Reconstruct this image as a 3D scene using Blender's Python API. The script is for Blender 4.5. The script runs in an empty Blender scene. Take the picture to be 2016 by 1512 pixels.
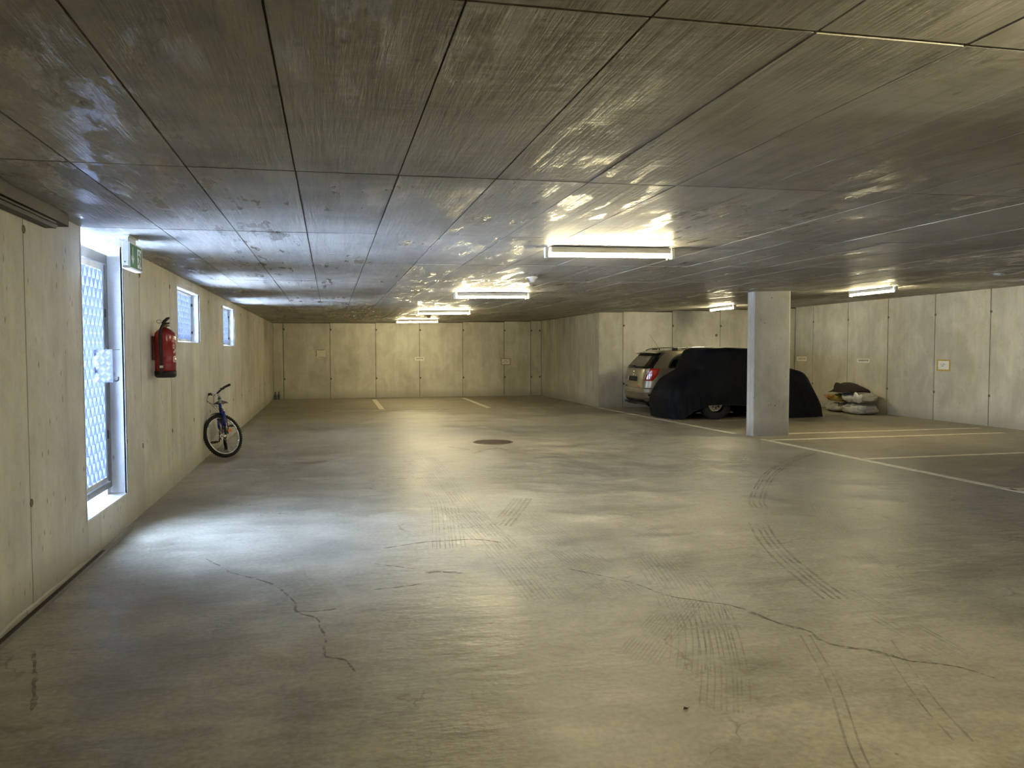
import bpy, bmesh, math, random
from mathutils import Vector, Matrix, noise as mnoise

random.seed(7)
S = bpy.context.scene
COL = S.collection
PI = math.pi

# ------------------------------------------------------------------ camera
CAM_H = 1.48
F_PX, YAW, PITCH, ROLL = 1535.66, 0.228880, 0.043821, 0.0012945


def cam_dir(a, b):
    cr, sr = math.cos(ROLL), math.sin(ROLL)
    xr = a * cr + b * sr
    u = -a * sr + b * cr
    cp, sp = math.cos(PITCH), math.sin(PITCH)
    yr, z = cp + u * sp, -sp + u * cp
    cy, sy = math.cos(YAW), math.sin(YAW)
    return Vector((xr * cy + yr * sy, -xr * sy + yr * cy, z))


fwd = cam_dir(0, 0).normalized()
right = (cam_dir(1, 0) - cam_dir(0, 0)).normalized()
up = right.cross(fwd)
cam_data = bpy.data.cameras.new('camera')
cam_data.sensor_fit = 'HORIZONTAL'
cam_data.sensor_width = 36.0
cam_data.lens = 36.0 * F_PX / 2016.0
cam_data.clip_start = 0.05
cam_data.clip_end = 300
cam = bpy.data.objects.new('camera', cam_data)
COL.objects.link(cam)
M = Matrix((right, up, -fwd)).transposed().to_4x4()
M.translation = Vector((0, 0, CAM_H))
cam.matrix_world = M
S.camera = cam

# ------------------------------------------------------------------ world, sun, exposure
SKY = 52.0
world = bpy.data.worlds.new('world')
S.world = world
world.use_nodes = True
bg = world.node_tree.nodes['Background']
bg.inputs['Color'].default_value = (0.50, 0.68, 1.0, 1)
bg.inputs['Strength'].default_value = SKY

sun_data = bpy.data.lights.new('sun', 'SUN')
sun_data.energy = 340.0
sun_data.angle = 0.02
sun_data.color = (0.93, 0.96, 1.0)
sun = bpy.data.objects.new('sun', sun_data)
COL.objects.link(sun)
sun.rotation_euler = Vector((-0.50, 0.12, -0.85)).to_track_quat('-Z', 'Y').to_euler()
sun.location = (4, -4, 20)


def portal(name, y0, y1, z0, z1, x):
    d = bpy.data.lights.new(name, 'AREA')
    d.shape = 'RECTANGLE'
    d.size, d.size_y = (z1 - z0), (y1 - y0)
    d.cycles.is_portal = True
    o = bpy.data.objects.new(name, d)
    COL.objects.link(o)
    o.location = (x, (y0 + y1) / 2, (z0 + z1) / 2)
    o.rotation_euler = (0, -PI / 2, 0)     # -Z of the lamp points to +X, into the garage


portal('door_portal', 5.98, 7.05, 0.30, 2.34, -1.90)
portal('window_portal', 9.46, 10.96, 1.60, 2.19, -1.90)
portal('window_portal', 13.34, 14.78, 1.58, 2.19, -1.90)

S.view_settings.view_transform = 'Standard'
S.view_settings.look = 'None'
S.view_settings.gamma = 1.0
S.view_settings.use_curve_mapping = False
S.view_settings.exposure = 0.22
S.cycles.use_denoising = True
S.cycles.use_adaptive_sampling = True
S.cycles.adaptive_threshold = 0.08
S.cycles.adaptive_min_samples = 16
S.cycles.max_bounces = 6
S.cycles.diffuse_bounces = 4
S.cycles.glossy_bounces = 3
S.cycles.transparent_max_bounces = 6
S.cycles.sample_clamp_indirect = 40.0
S.cycles.caustics_reflective = False
S.cycles.caustics_refractive = False

TUBE_STRENGTH = 250.0
TUBE_COLOR = (1.0, 0.87, 0.51)

# ------------------------------------------------------------------ dimensions
XL, YF, XS, YT, XR = -1.673, 24.516, 6.694, 18.948, 12.324
YB = -3.0                      # wall behind the camera


def cz(x, y):                  # underside of the slab: it rises gently to the right
    return CAM_H + 0.883977 + 0.00884584 * x - 0.00282392 * y + 0.00130289 * x * x


# ------------------------------------------------------------------ material helpers
class NT:
    def __init__(self, name):
        self.mat = bpy.data.materials.new(name)
        self.mat.use_nodes = True
        self.t = self.mat.node_tree
        self.b = self.t.nodes['Principled BSDF']
        self.out = self.t.nodes['Material Output']

    def n(self, typ, **kw):
        nd = self.t.nodes.new(typ)
        for k, v in kw.items():
            setattr(nd, k, v)
        return nd

    def put(self, sock, v):
        if isinstance(v, bpy.types.NodeSocket):
            self.t.links.new(v, sock)
        elif v is not None:
            if sock.type == 'RGBA' and not isinstance(v, (int, float)) and len(v) == 3:
                v = (*v, 1)
            sock.default_value = v

    def pos(self):
        return self.n('ShaderNodeNewGeometry').outputs['Position']

    def obj(self):
        return self.n('ShaderNodeTexCoord').outputs['Object']

    def map(self, v, scale=(1, 1, 1), loc=(0, 0, 0), rot=(0, 0, 0)):
        m = self.n('ShaderNodeMapping')
        self.put(m.inputs['Vector'], v)
        m.inputs['Scale'].default_value = scale
        m.inputs['Location'].default_value = loc
        m.inputs['Rotation'].default_value = rot
        return m.outputs[0]

    def noise(self, v, scale=5, detail=4, rough=0.55, dist=0.0):
        m = self.n('ShaderNodeTexNoise')
        self.put(m.inputs['Vector'], v)
        m.inputs['Scale'].default_value = scale
        m.inputs['Detail'].default_value = detail
        m.inputs['Roughness'].default_value = rough
        m.inputs['Distortion'].default_value = dist
        return m.outputs['Fac']

    def voro(self, v, scale=5, feature='F1', rnd=1.0):
        m = self.n('ShaderNodeTexVoronoi', feature=feature)
        self.put(m.inputs['Vector'], v)
        m.inputs['Scale'].default_value = scale
        m.inputs['Randomness'].default_value = rnd
        return m.outputs['Distance']

    def math(self, op, a, b=None, c=None, clamp=False):
        m = self.n('ShaderNodeMath', operation=op, use_clamp=clamp)
        self.put(m.inputs[0], a)
        if b is not None:
            self.put(m.inputs[1], b)
        if c is not None:
            self.put(m.inputs[2], c)
        return m.outputs[0]

    def rng(self, v, a, b, c=0.0, d=1.0):
        m = self.n('ShaderNodeMapRange')
        self.put(m.inputs['Value'], v)
        for k, x in zip(('From Min', 'From Max', 'To Min', 'To Max'), (a, b, c, d)):
            self.put(m.inputs[k], x)
        return m.outputs[0]

    def mix(self, f, a, b, mode='MIX'):
        m = self.n('ShaderNodeMix', data_type='RGBA', blend_type=mode)
        self.put(m.inputs[0], f)
        self.put(m.inputs[6], a)
        self.put(m.inputs[7], b)
        return m.outputs[2]

    def bump(self, h, strength=0.3, dist=0.01, normal=None):
        m = self.n('ShaderNodeBump')
        self.put(m.inputs['Height'], h)
        m.inputs['Strength'].default_value = strength
        m.inputs['Distance'].default_value = dist
        if normal is not None:
            self.put(m.inputs['Normal'], normal)
        return m.outputs[0]

    def set(self, **kw):
        names = dict(color='Base Color', rough='Roughness', metal='Metallic', normal='Normal', alpha='Alpha',
                     spec='Specular IOR Level', coat='Coat Weight', coat_rough='Coat Roughness',
                     trans='Transmission Weight', emit='Emission Color', emit_s='Emission Strength', ior='IOR',
                     sheen='Sheen Weight', sub='Subsurface Weight')
        for k, v in kw.items():
            self.put(self.b.inputs[names[k]], v)
        return self.mat


def plain(name, color, rough=0.5, metal=0.0, var=0.12, scale=12.0, bump=0.0, **kw):
    m = NT(name)
    n1 = m.noise(m.obj(), scale, 5)
    f = m.rng(n1, 0.3, 0.7, 1 - var, 1 + var)
    hs = m.n('ShaderNodeHueSaturation')
    m.put(hs.inputs['Color'], color)
    m.put(hs.inputs['Value'], f)
    args = dict(color=hs.outputs[0], rough=m.rng(n1, 0.3, 0.7, max(rough - 0.06, 0.02), min(rough + 0.06, 1)), metal=metal)
    if bump:
        args['normal'] = m.bump(m.noise(m.obj(), scale * 6, 3), bump, 0.004)
    args.update(kw)
    return m.set(**args)


def mat_floor():
    m = NT('polished_concrete_floor')
    P = m.pos()
    big = m.noise(m.map(P, (0.28, 0.28, 0.28)), 1, 5, 0.6)
    mid = m.noise(P, 1.7, 6, 0.62, 0.4)
    tro = m.noise(m.map(P, (0.9, 2.6, 1), rot=(0, 0, 0.5)), 2.2, 6, 0.6, 0.6)
    fine = m.noise(P, 34, 2, 0.6)
    v = m.math('ADD', m.math('MULTIPLY', big, 0.40), m.math('MULTIPLY', mid, 0.32))
    v = m.math('ADD', v, m.math('MULTIPLY', tro, 0.18))
    v = m.math('ADD', v, m.math('MULTIPLY', fine, 0.16))
    v = m.math('SUBTRACT', v, 0.03)
    col = m.mix(m.rng(v, 0.425, 0.575), (0.225, 0.205, 0.162), (0.450, 0.420, 0.345))
    # cloudy dark smears and pale worn spots
    sm = m.rng(m.noise(m.map(P, (0.8, 1.5, 1)), 1.1, 6, 0.68, 0.8), 0.56, 0.70)
    col = m.mix(m.math('MULTIPLY', sm, 0.50), col, (0.20, 0.18, 0.145))
    wn = m.rng(m.noise(m.map(P, (1.2, 1.2, 1), loc=(7, 3, 0)), 1.6, 6, 0.7), 0.62, 0.72)
    col = m.mix(m.math('MULTIPLY', wn, 0.35), col, (0.50, 0.465, 0.375))
    mot = m.rng(m.noise(m.map(P, (1.0, 1.7, 1), loc=(4, 9, 0)), 4.5, 5, 0.72, 0.5), 0.52, 0.64)
    mot = m.math('MULTIPLY', mot, m.rng(m.noise(P, 0.55, 3), 0.42, 0.60))
    col = m.mix(m.math('MULTIPLY', mot, 0.40), col, (0.18, 0.16, 0.125))
    # stains that have a place of their own on the slab
    wob = m.n('ShaderNodeVectorMath', operation='MULTIPLY_ADD')
    nz = m.n('ShaderNodeTexNoise')
    m.put(nz.inputs['Vector'], P)
    nz.inputs['Scale'].default_value = 3.0
    nz.inputs['Detail'].default_value = 4
    m.put(wob.inputs[0], nz.outputs['Color'])
    wob.inputs[1].default_value = (0.55, 0.55, 0)
    m.put(wob.inputs[2], P)
    for (sx, sy, rx, ry, amt, c) in [(-0.05, 5.90, .34, .40, .55, (.18, .17, .155)), (-0.90, 5.15, .50, .42, .62, (.115, .10, .08)),
                                     (-0.92, 4.75, .40, .30, .45, (.13, .105, .08)), (-0.90, 3.75, .22, .45, .45, (.13, .11, .085)),
                                     (0.75, 3.75, .28, .24, .40, (.16, .135, .105)), (1.30, 3.0, .30, .25, .28, (.17, .15, .12)),
                                     (3.9, 5.6, .5, .35, .25, (.17, .15, .12)), (2.05, 6.0, .5, .4, .25, (.19, .17, .135))]:
        d = m.n('ShaderNodeVectorMath', operation='LENGTH')
        m.put(d.inputs[0], m.map(m.map(wob.outputs[0], loc=(-sx - .27, -sy - .27, 0)), (1 / rx, 1 / ry, 0)))
        k = m.rng(d.outputs['Value'], 1.25, 0.45, 0, amt)
        k = m.math('MULTIPLY', k, m.rng(mid, 0.35, 0.62, 0.35, 1.0))
        col = m.mix(k, col, c)
    # hairline crazing, only in places
    ce = m.voro(m.map(wob.outputs[0], (1, 1, 0)), 1.05, 'DISTANCE_TO_EDGE')
    cr = m.math('MULTIPLY', m.rng(ce, 0.011, 0.002), m.rng(m.noise(P, 0.9, 3), 0.50, 0.60))
    cr = m.math('MULTIPLY', cr, m.rng(m.noise(P, 6, 3), 0.40, 0.56))
    col = m.mix(m.math('MULTIPLY', cr, 0.55), col, (0.11, 0.095, 0.07))
    # brown dust settled inside the bays
    sep = m.n('ShaderNodeSeparateXYZ')
    m.put(sep.inputs[0], wob.outputs[0])
    bay = m.math('MAXIMUM', m.rng(sep.outputs['X'], 7.2, 7.7), m.rng(sep.outputs['Y'], 19.6, 20.2))
    col = m.mix(m.math('MULTIPLY', bay, 0.38), col, (0.27, 0.215, 0.13))
    # small dark specks
    sp = m.math('MULTIPLY', m.rng(m.voro(P, 9), 0.10, 0.05), m.rng(m.noise(P, 2.3, 2), 0.60, 0.66))
    col = m.mix(m.math('MULTIPLY', sp, 0.6), col, (0.09, 0.075, 0.055))
    rough = m.rng(m.math('ADD', m.math('MULTIPLY', mid, 0.6), m.math('MULTIPLY', tro, 0.4)), 0.40, 0.60, 0.35, 0.58)
    wave = m.noise(m.map(P, (2.2, 5.0, 1)), 1.8, 3, 0.55)
    h = m.math('ADD', m.math('MULTIPLY', wave, 1.0), m.math('MULTIPLY', fine, 0.10))
    return m.set(color=col, rough=rough, spec=0.26, normal=m.bump(h, 0.9, 0.010))


def mat_ceiling():
    m = NT('board_marked_ceiling_concrete')
    P = m.pos()
    info = m.n('ShaderNodeObjectInfo').outputs['Random']
    streak = m.noise(m.map(P, (15, 0.7, 1)), 1.0, 5, 0.65, 0.4)
    fines = m.noise(m.map(P, (60, 4.0, 1)), 1.0, 2, 0.65, 0.6)
    mid = m.noise(P, 1.9, 6, 0.62, 0.5)
    big = m.noise(P, 0.5, 4)
    v = m.math('ADD', m.math('MULTIPLY', streak, 0.26), m.math('MULTIPLY', mid, 0.38))
    v = m.math('ADD', v, m.math('MULTIPLY', big, 0.22))
    v = m.math('ADD', v, m.math('MULTIPLY', fines, 0.14))
    v = m.math('ADD', v, m.rng(info, 0, 1, -0.035, 0.035))
    col = m.mix(m.rng(v, 0.41, 0.58), (0.245, 0.230, 0.200), (0.470, 0.454, 0.410))
    # brown blushes and rust
    rb = m.rng(m.noise(P, 1.3, 5, 0.65), 0.58, 0.70)
    col = m.mix(m.math('MULTIPLY', rb, 0.30), col, (0.27, 0.205, 0.15))
    rust = m.math('MULTIPLY', m.rng(m.noise(P, 5.5, 5, 0.7), 0.69, 0.73), m.rng(m.noise(P, 0.7, 2), 0.52, 0.60))
    col = m.mix(m.math('MULTIPLY', rust, 0.45), col, (0.17, 0.085, 0.04))
    # pits and pour marks
    pit = m.rng(m.voro(m.map(P, (1.0, 0.55, 1)), 7), 0.10, 0.045)
    pit = m.math('MULTIPLY', pit, m.rng(m.noise(P, 2.0, 3), 0.48, 0.58))
    col = m.mix(m.math('MULTIPLY', pit, 0.55), col, (0.12, 0.105, 0.082))
    # thin pale lime lines
    ll = m.rng(m.math('ABSOLUTE', m.math('SUBTRACT', m.noise(m.map(P, (1.0, 3.2, 1)), 1.5, 5, 0.6), 0.5)), 0.010, 0.002)
    ll = m.math('MULTIPLY', ll, m.rng(m.noise(m.map(P, loc=(3, 1, 0)), 0.8, 3), 0.60, 0.68))
    col = m.mix(m.math('MULTIPLY', ll, 0.6), col, (0.50, 0.48, 0.44))
    # glossy skin where the form board was smooth, in streaky rectangles
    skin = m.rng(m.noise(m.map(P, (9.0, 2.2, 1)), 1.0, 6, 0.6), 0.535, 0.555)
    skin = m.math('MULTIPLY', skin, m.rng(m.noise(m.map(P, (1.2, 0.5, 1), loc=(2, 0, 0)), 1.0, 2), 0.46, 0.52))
    # smooth cement skin by the door; the door's reflection painted in as paler colour
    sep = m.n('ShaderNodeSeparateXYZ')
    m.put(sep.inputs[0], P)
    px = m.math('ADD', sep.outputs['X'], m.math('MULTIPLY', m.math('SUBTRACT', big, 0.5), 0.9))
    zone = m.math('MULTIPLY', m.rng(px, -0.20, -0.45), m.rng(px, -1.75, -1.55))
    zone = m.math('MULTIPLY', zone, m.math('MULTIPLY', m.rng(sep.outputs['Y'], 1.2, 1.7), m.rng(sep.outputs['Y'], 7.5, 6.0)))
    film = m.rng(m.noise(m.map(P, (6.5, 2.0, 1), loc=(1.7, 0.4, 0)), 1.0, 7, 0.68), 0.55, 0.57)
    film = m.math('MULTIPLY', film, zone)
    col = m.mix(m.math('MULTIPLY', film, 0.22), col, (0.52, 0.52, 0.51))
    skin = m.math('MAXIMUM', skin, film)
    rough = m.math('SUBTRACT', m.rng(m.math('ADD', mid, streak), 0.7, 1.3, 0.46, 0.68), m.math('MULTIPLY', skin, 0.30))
    h = m.math('ADD', m.math('MULTIPLY', streak, 0.55), m.math('MULTIPLY', fines, 0.16))
    h = m.math('ADD', h, m.math('MULTIPLY', m.noise(m.map(P, (6, 16, 1)), 1.0, 4), 0.42))
    return m.set(color=col, rough=rough, spec=0.40, normal=m.bump(h, 0.6, 0.012))


def mat_wall(name, lo, hi, streak_amt=0.17, pit_amt=0.75, plank=False):
    m = NT(name)
    P = m.pos()
    info = m.n('ShaderNodeObjectInfo').outputs['Random']
    st = m.noise(m.map(P, (9, 9, 0.7)), 1.0, 5, 0.65, 0.3)
    mid = m.noise(m.map(P, (1.6, 1.6, 1.1)), 1.5, 6, 0.64, 0.4)
    big = m.noise(P, 0.6, 4)
    fine = m.noise(P, 45, 2, 0.6)
    v = m.math('ADD', m.math('MULTIPLY', st, streak_amt), m.math('MULTIPLY', mid, 0.42))
    v = m.math('ADD', v, m.math('MULTIPLY', big, 0.58 - streak_amt - 0.08))
    v = m.math('ADD', v, m.math('MULTIPLY', fine, 0.08))
    v = m.math('ADD', v, m.rng(info, 0, 1, -0.03, 0.03))
    col = m.mix(m.rng(v, 0.41, 0.59), lo, hi)
    # bug holes, longer than wide
    pt = m.rng(m.voro(m.map(P, (1, 1, 0.42)), 15), 0.17, 0.10)
    pt = m.math('MULTIPLY', pt, m.rng(m.noise(P, 3.2, 4), 0.46, 0.56))
    col = m.mix(m.math('MULTIPLY', pt, pit_amt), col, (0.16, 0.14, 0.105))
    # darker just above the floor, with an uneven upper edge
    z = m.n('ShaderNodeSeparateXYZ')
    m.put(z.inputs[0], P)
    d = m.rng(m.math('ADD', z.outputs['Z'], m.math('MULTIPLY', mid, -0.5)), 0.0, -0.22)
    col = m.mix(m.math('MULTIPLY', d, 0.45), col, tuple(c * 0.5 for c in lo))
    h = m.math('ADD', m.math('MULTIPLY', mid, 0.4), m.math('MULTIPLY', st, 0.3))
    return m.set(color=col, rough=m.rng(mid, 0.3, 0.7, 0.5, 0.75), spec=0.35, normal=m.bump(h, 0.35, 0.006))


def mat_emit(name, color, strength):
    m = NT(name)
    m.set(color=(0.8, 0.8, 0.8), emit=color, emit_s=strength)
    return m.mat


def mat_alpha_mark(name, color, lo, hi, scale, amt):
    m = NT(name)
    P = m.pos()
    a = m.rng(m.noise(P, scale, 6, 0.65), lo, hi, 0, amt)
    return m.set(color=color, rough=0.55, alpha=a)


def mat_glass(name, color, mixf=0.55):
    m = NT(name)
    tr = m.n('ShaderNodeBsdfTransparent')
    tr.inputs['Color'].default_value = (*color, 1)
    gl = m.n('ShaderNodeBsdfGlossy')
    gl.inputs['Roughness'].default_value = 0.03
    gl.inputs['Color'].default_value = (1, 1, 1, 1)
    fr = m.n('ShaderNodeFresnel')
    fr.inputs['IOR'].default_value = 1.5
    mx = m.n('ShaderNodeMixShader')
    m.put(mx.inputs[0], m.math('ADD', m.math('MULTIPLY', fr.outputs[0], mixf), 0.01))
    m.put(mx.inputs[1], tr.outputs[0])
    m.put(mx.inputs[2], gl.outputs[0])
    m.t.links.new(mx.outputs[0], m.out.inputs['Surface'])
    return m.mat


# ------------------------------------------------------------------ mesh builder
class MB:
    def __init__(self):
        self.v, self.f, self.sm, self.mi = [], [], [], []

    def add(self, vs, fs, smooth=False, mi=0):
        o = len(self.v)
        self.v += [tuple(p) for p in vs]
        self.f += [tuple(i + o for i in f) for f in fs]
        self.sm += [smooth] * len(fs)
        self.mi += [mi] * len(fs)
        return self

    def hexa(self, c, mi=0):
        return self.add(c, [(0, 3, 2, 1), (4, 5, 6, 7), (0, 1, 5, 4), (1, 2, 6, 5), (2, 3, 7, 6), (3, 0, 4, 7)], mi=mi)

    def box(self, x0, x1, y0, y1, z0, z1, mi=0):
        return self.hexa([(x0, y0, z0), (x1, y0, z0), (x1, y1, z0), (x0, y1, z0), (x0, y0, z1), (x1, y0, z1), (x1, y1, z1), (x0, y1, z1)], mi)

    def bbox(self, x0, x1, y0, y1, z0, z1, b):
        """box with every edge chamfered by b"""
        bm = bmesh.new()
        bmesh.ops.create_cube(bm, size=1)
        for q in bm.verts:
            q.co = ((x0 + x1) / 2 + q.co.x * (x1 - x0), (y0 + y1) / 2 + q.co.y * (y1 - y0), (z0 + z1) / 2 + q.co.z * (z1 - z0))
        bmesh.ops.bevel(bm, geom=bm.edges[:], offset=b, segments=2, affect='EDGES', profile=0.5)
        bm.verts.index_update()
        self.add([q.co[:] for q in bm.verts], [[q.index for q in f.verts] for f in bm.faces])
        bm.free()
        return self

    def cyl(self, p0, p1, r0, r1=None, n=16, cap=True, smooth=True):
        r1 = r0 if r1 is None else r1
        p0, p1 = Vector(p0), Vector(p1)
        a = (p1 - p0).normalized()
        u = a.orthogonal().normalized()
        w = a.cross(u)
        vs = []
        for p, r in ((p0, r0), (p1, r1)):
            for i in range(n):
                t = 2 * PI * i / n
                vs.append(p + (u * math.cos(t) + w * math.sin(t)) * r)
        self.add(vs, [(i, (i + 1) % n, n + (i + 1) % n, n + i) for i in range(n)], smooth)
        if cap:
            o = len(self.v) - 2 * n
            self.f += [tuple(o + i for i in reversed(range(n))), tuple(o + n + i for i in range(n))]
            self.sm += [False, False]
            self.mi += [0, 0]
        return self

    def tube(self, pts, r, n=8, closed=False):
        pts = [Vector(p) for p in pts]
        k = len(pts)
        rs = r if isinstance(r, (list, tuple)) else [r] * k
        vs = []
        prev = None
        for i, p in enumerate(pts):
            if closed:
                a = pts[(i + 1) % k] - pts[i - 1]
            else:
                a = pts[min(i + 1, k - 1)] - pts[max(i - 1, 0)]
            a.normalize()
            if prev is None:
                u = a.orthogonal().normalized()
            else:
                u = (prev - a * prev.dot(a)).normalized()
            prev = u
            w = a.cross(u)
            for j in range(n):
                t = 2 * PI * j / n
                vs.append(p + (u * math.cos(t) + w * math.sin(t)) * rs[i])
        fs = []
        for i in range(k if closed else k - 1):
            b, c = i * n, ((i + 1) % k) * n
            for j in range(n):
                fs.append((b + j, b + (j + 1) % n, c + (j + 1) % n, c + j))
        if not closed:
            fs += [tuple(reversed(range(n))), tuple((k - 1) * n + j for j in range(n))]
        return self.add(vs, fs, True)

    def lathe(self, prof, origin=(0, 0, 0), axis='Z', n=24, smooth=True):
        """profile of (radius, height) spun round an axis"""
        o = Vector(origin)
        vs = []
        for r, h in prof:
            for i in range(n):
                t = 2 * PI * i / n
                a, b = r * math.cos(t), r * math.sin(t)
                vs.append(o + Vector({'Z': (a, b, h), 'Y': (a, h, b), 'X': (h, a, b)}[axis]))
        fs = []
        for k in range(len(prof) - 1):
            for i in range(n):
                q = (k * n + i, k * n + (i + 1) % n, (k + 1) * n + (i + 1) % n, (k + 1) * n + i)
                fs.append(q if axis != 'Y' else q[::-1])
        return self.add(vs, fs, smooth)

    def grid(self, fn, nu, nv, smooth=True):
        vs = [fn(i / nu, j / nv) for i in range(nu + 1) for j in range(nv + 1)]
        fs = [(i * (nv + 1) + j, (i + 1) * (nv + 1) + j, (i + 1) * (nv + 1) + j + 1, i * (nv + 1) + j + 1) for i in range(nu) for j in range(nv)]
        return self.add(vs, fs, smooth)

    def prism(self, poly, h, mat=None):
        """flat polygon (x, y) raised by h along z"""
        n = len(poly)
        vs = [Vector((x, y, 0)) for x, y in poly] + [Vector((x, y, h)) for x, y in poly]
        if mat is not None:
            vs = [mat @ p for p in vs]
        return self.add(vs, [tuple(reversed(range(n))), tuple(n + i for i in range(n))] +
                        [(i, (i + 1) % n, n + (i + 1) % n, n + i) for i in range(n)])

    def mesh(self, name, mats):
        me = bpy.data.meshes.new(name)
        me.from_pydata(self.v, [], self.f)
        me.polygons.foreach_set('use_smooth', self.sm)
        for m in (mats if isinstance(mats, (list, tuple)) else [mats]):
            me.materials.append(m)
        if any(self.mi):
            me.polygons.foreach_set('material_index', self.mi)
        me.update()
        return me

    def build(self, name, mats, parent=None, **props):
        return link(name, self.mesh(name, mats), parent, **props)


def link(name, data, parent=None, loc=None, **props):
    o = bpy.data.objects.new(name, data)
    COL.objects.link(o)
    if parent is not None:
        o.parent = parent
    if loc is not None:
        o.location = loc
    for k, v in props.items():
        o[k] = v
    return o


def split_build(mb, name, mat, parent):
    """one object per connected piece"""
    par = list(range(len(mb.v)))

    def find(i):
        while par[i] != i:
            par[i] = par[par[i]]
            i = par[i]
        return i
    for f in mb.f:
        for k in f[1:]:
            par[find(k)] = find(f[0])
    groups = {}
    for f, sm in zip(mb.f, mb.sm):
        groups.setdefault(find(f[0]), []).append((f, sm))
    for fs in groups.values():
        ids = sorted({k for f, _ in fs for k in f})
        mp = {k: i for i, k in enumerate(ids)}
        b = MB()
        b.v = [mb.v[k] for k in ids]
        b.f = [tuple(mp[k] for k in f) for f, _ in fs]
        b.sm = [q for _, q in fs]
        b.mi = [0] * len(fs)
        b.build(name, mat, parent)


def thing(name, label, cat, loc=(0, 0, 0), rot=(0, 0, 0), group=None):
    o = link(name, None, None, loc, label=label, category=cat)
    o.empty_display_size = 0.1
    o.rotation_euler = rot
    if group:
        o['group'] = group
    return o


def copy_tree(src, parent=None):
    c = src.copy()
    COL.objects.link(c)
    if parent is not None:
        c.parent = parent
    for ch in list(src.children):
        copy_tree(ch, c)
    return c


def text_mb(s, size, depth=0.001, bold=0.0):
    cu = bpy.data.curves.new('lettering', 'FONT')
    cu.body = s
    cu.size = size
    cu.align_x = 'CENTER'
    cu.align_y = 'CENTER'
    cu.extrude = depth
    cu.offset = bold
    cu.resolution_u = 3
    o = bpy.data.objects.new('lettering', cu)
    COL.objects.link(o)
    dg = bpy.context.evaluated_depsgraph_get()
    me = bpy.data.meshes.new_from_object(o.evaluated_get(dg))
    bpy.data.objects.remove(o)
    bpy.data.curves.remove(cu)
    vs = [v.co.copy() for v in me.vertices]
    fs = [tuple(p.vertices) for p in me.polygons]
    bpy.data.meshes.remove(me)
    return vs, fs


def frame_mat(ax, ay, az, loc):
    m = Matrix((ax, ay, az)).transposed().to_4x4()
    m.translation = Vector(loc)
    return m


# ------------------------------------------------------------------ materials
M_FLOOR = mat_floor()
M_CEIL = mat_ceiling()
M_WALL_L = mat_wall('left_wall_concrete', (0.470, 0.440, 0.370), (0.720, 0.685, 0.590))
M_WALL = mat_wall('fair_faced_concrete', (0.490, 0.465, 0.390), (0.720, 0.690, 0.600), 0.15, 0.35)
M_WALL_S = mat_wall('board_marked_wall_concrete', (0.400, 0.372, 0.305), (0.600, 0.570, 0.480), 0.34, 0.3)
M_PILLAR = mat_wall('pillar_concrete', (0.480, 0.458, 0.395), (0.690, 0.668, 0.590), 0.10, 0.45)
M_REVEAL = mat_wall('reveal_concrete', (0.56, 0.555, 0.545), (0.74, 0.735, 0.72), 0.12, 0.6)
M_JOINT = plain('joint_grime', (0.150, 0.125, 0.088), 0.8, var=0.35, scale=5)
M_CJOINT = plain('ceiling_joint_grime', (0.110, 0.092, 0.070), 0.8, var=0.4, scale=4)
M_TIE = plain('tie_hole_mortar', (0.165, 0.135, 0.090), 0.8, var=0.3, scale=30)
M_LINE = NT('worn_cream_line_paint')
_n = M_LINE.noise(M_LINE.pos(), 7, 7, 0.7)
M_LINE = M_LINE.set(color=M_LINE.mix(M_LINE.rng(_n, 0.40, 0.58), (0.66, 0.60, 0.46), (0.86, 0.82, 0.68)), rough=0.5)
M_FAINT = NT('almost_gone_line_paint')
_n = M_FAINT.noise(M_FAINT.pos(), 5, 7, 0.7)
M_FAINT = M_FAINT.set(color=(0.82, 0.77, 0.62), rough=0.5, alpha=M_FAINT.rng(_n, 0.36, 0.60, 0.1, 0.6))
M_CRACK = mat_alpha_mark('crack_dirt', (0.20, 0.178, 0.138), 0.40, 0.60, 13, 0.70)
M_RUBBER_MARK = mat_alpha_mark('tyre_rubber_smear', (0.16, 0.145, 0.115), 0.36, 0.62, 4, 0.36)
M_RUBBER_FAINT = mat_alpha_mark('faint_tyre_rubber_smear', (0.20, 0.18, 0.145), 0.38, 0.64, 3.5, 0.24)
M_STEEL = plain('galvanised_steel', (0.62, 0.64, 0.66), 0.42, 0.7, 0.10, 9)
M_MESH = plain('bright_galvanised_mesh', (0.036, 0.043, 0.066), 0.6, 0.0, 0.06, 9)
M_FRAME = plain('grey_painted_steel', (0.22, 0.215, 0.20), 0.45, 0.2, 0.10, 6)
M_ALU = plain('brushed_aluminium', (0.66, 0.67, 0.68), 0.30, 0.9, 0.06, 20)
M_RAILGREY = plain('dull_grey_steel_beam', (0.072, 0.068, 0.060), 0.55, 0.3, 0.15, 5)
M_BLACK = plain('black_plastic', (0.012, 0.012, 0.013), 0.45, 0, 0.15, 20)
M_RUBBER = plain('tyre_rubber', (0.014, 0.014, 0.014), 0.8, 0, 0.2, 20)
M_WHITE = plain('white_plastic', (0.76, 0.76, 0.74), 0.4, 0, 0.03, 8)
M_TUBE = mat_emit('fluorescent_tube_glow', TUBE_COLOR, TUBE_STRENGTH)
M_PAPER = plain('white_paper', (0.86, 0.85, 0.81), 0.7, 0, 0.04, 10)
M_PAPER_OLD = plain('greyed_paper', (0.74, 0.70, 0.61), 0.7, 0, 0.08, 10)
M_SIGN = plain('white_sign_board', (0.93, 0.92, 0.86), 0.45, 0, 0.03, 10)
M_TAPE = plain('yellow_masking_tape', (0.56, 0.39, 0.09), 0.6, 0, 0.18, 18)
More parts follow.
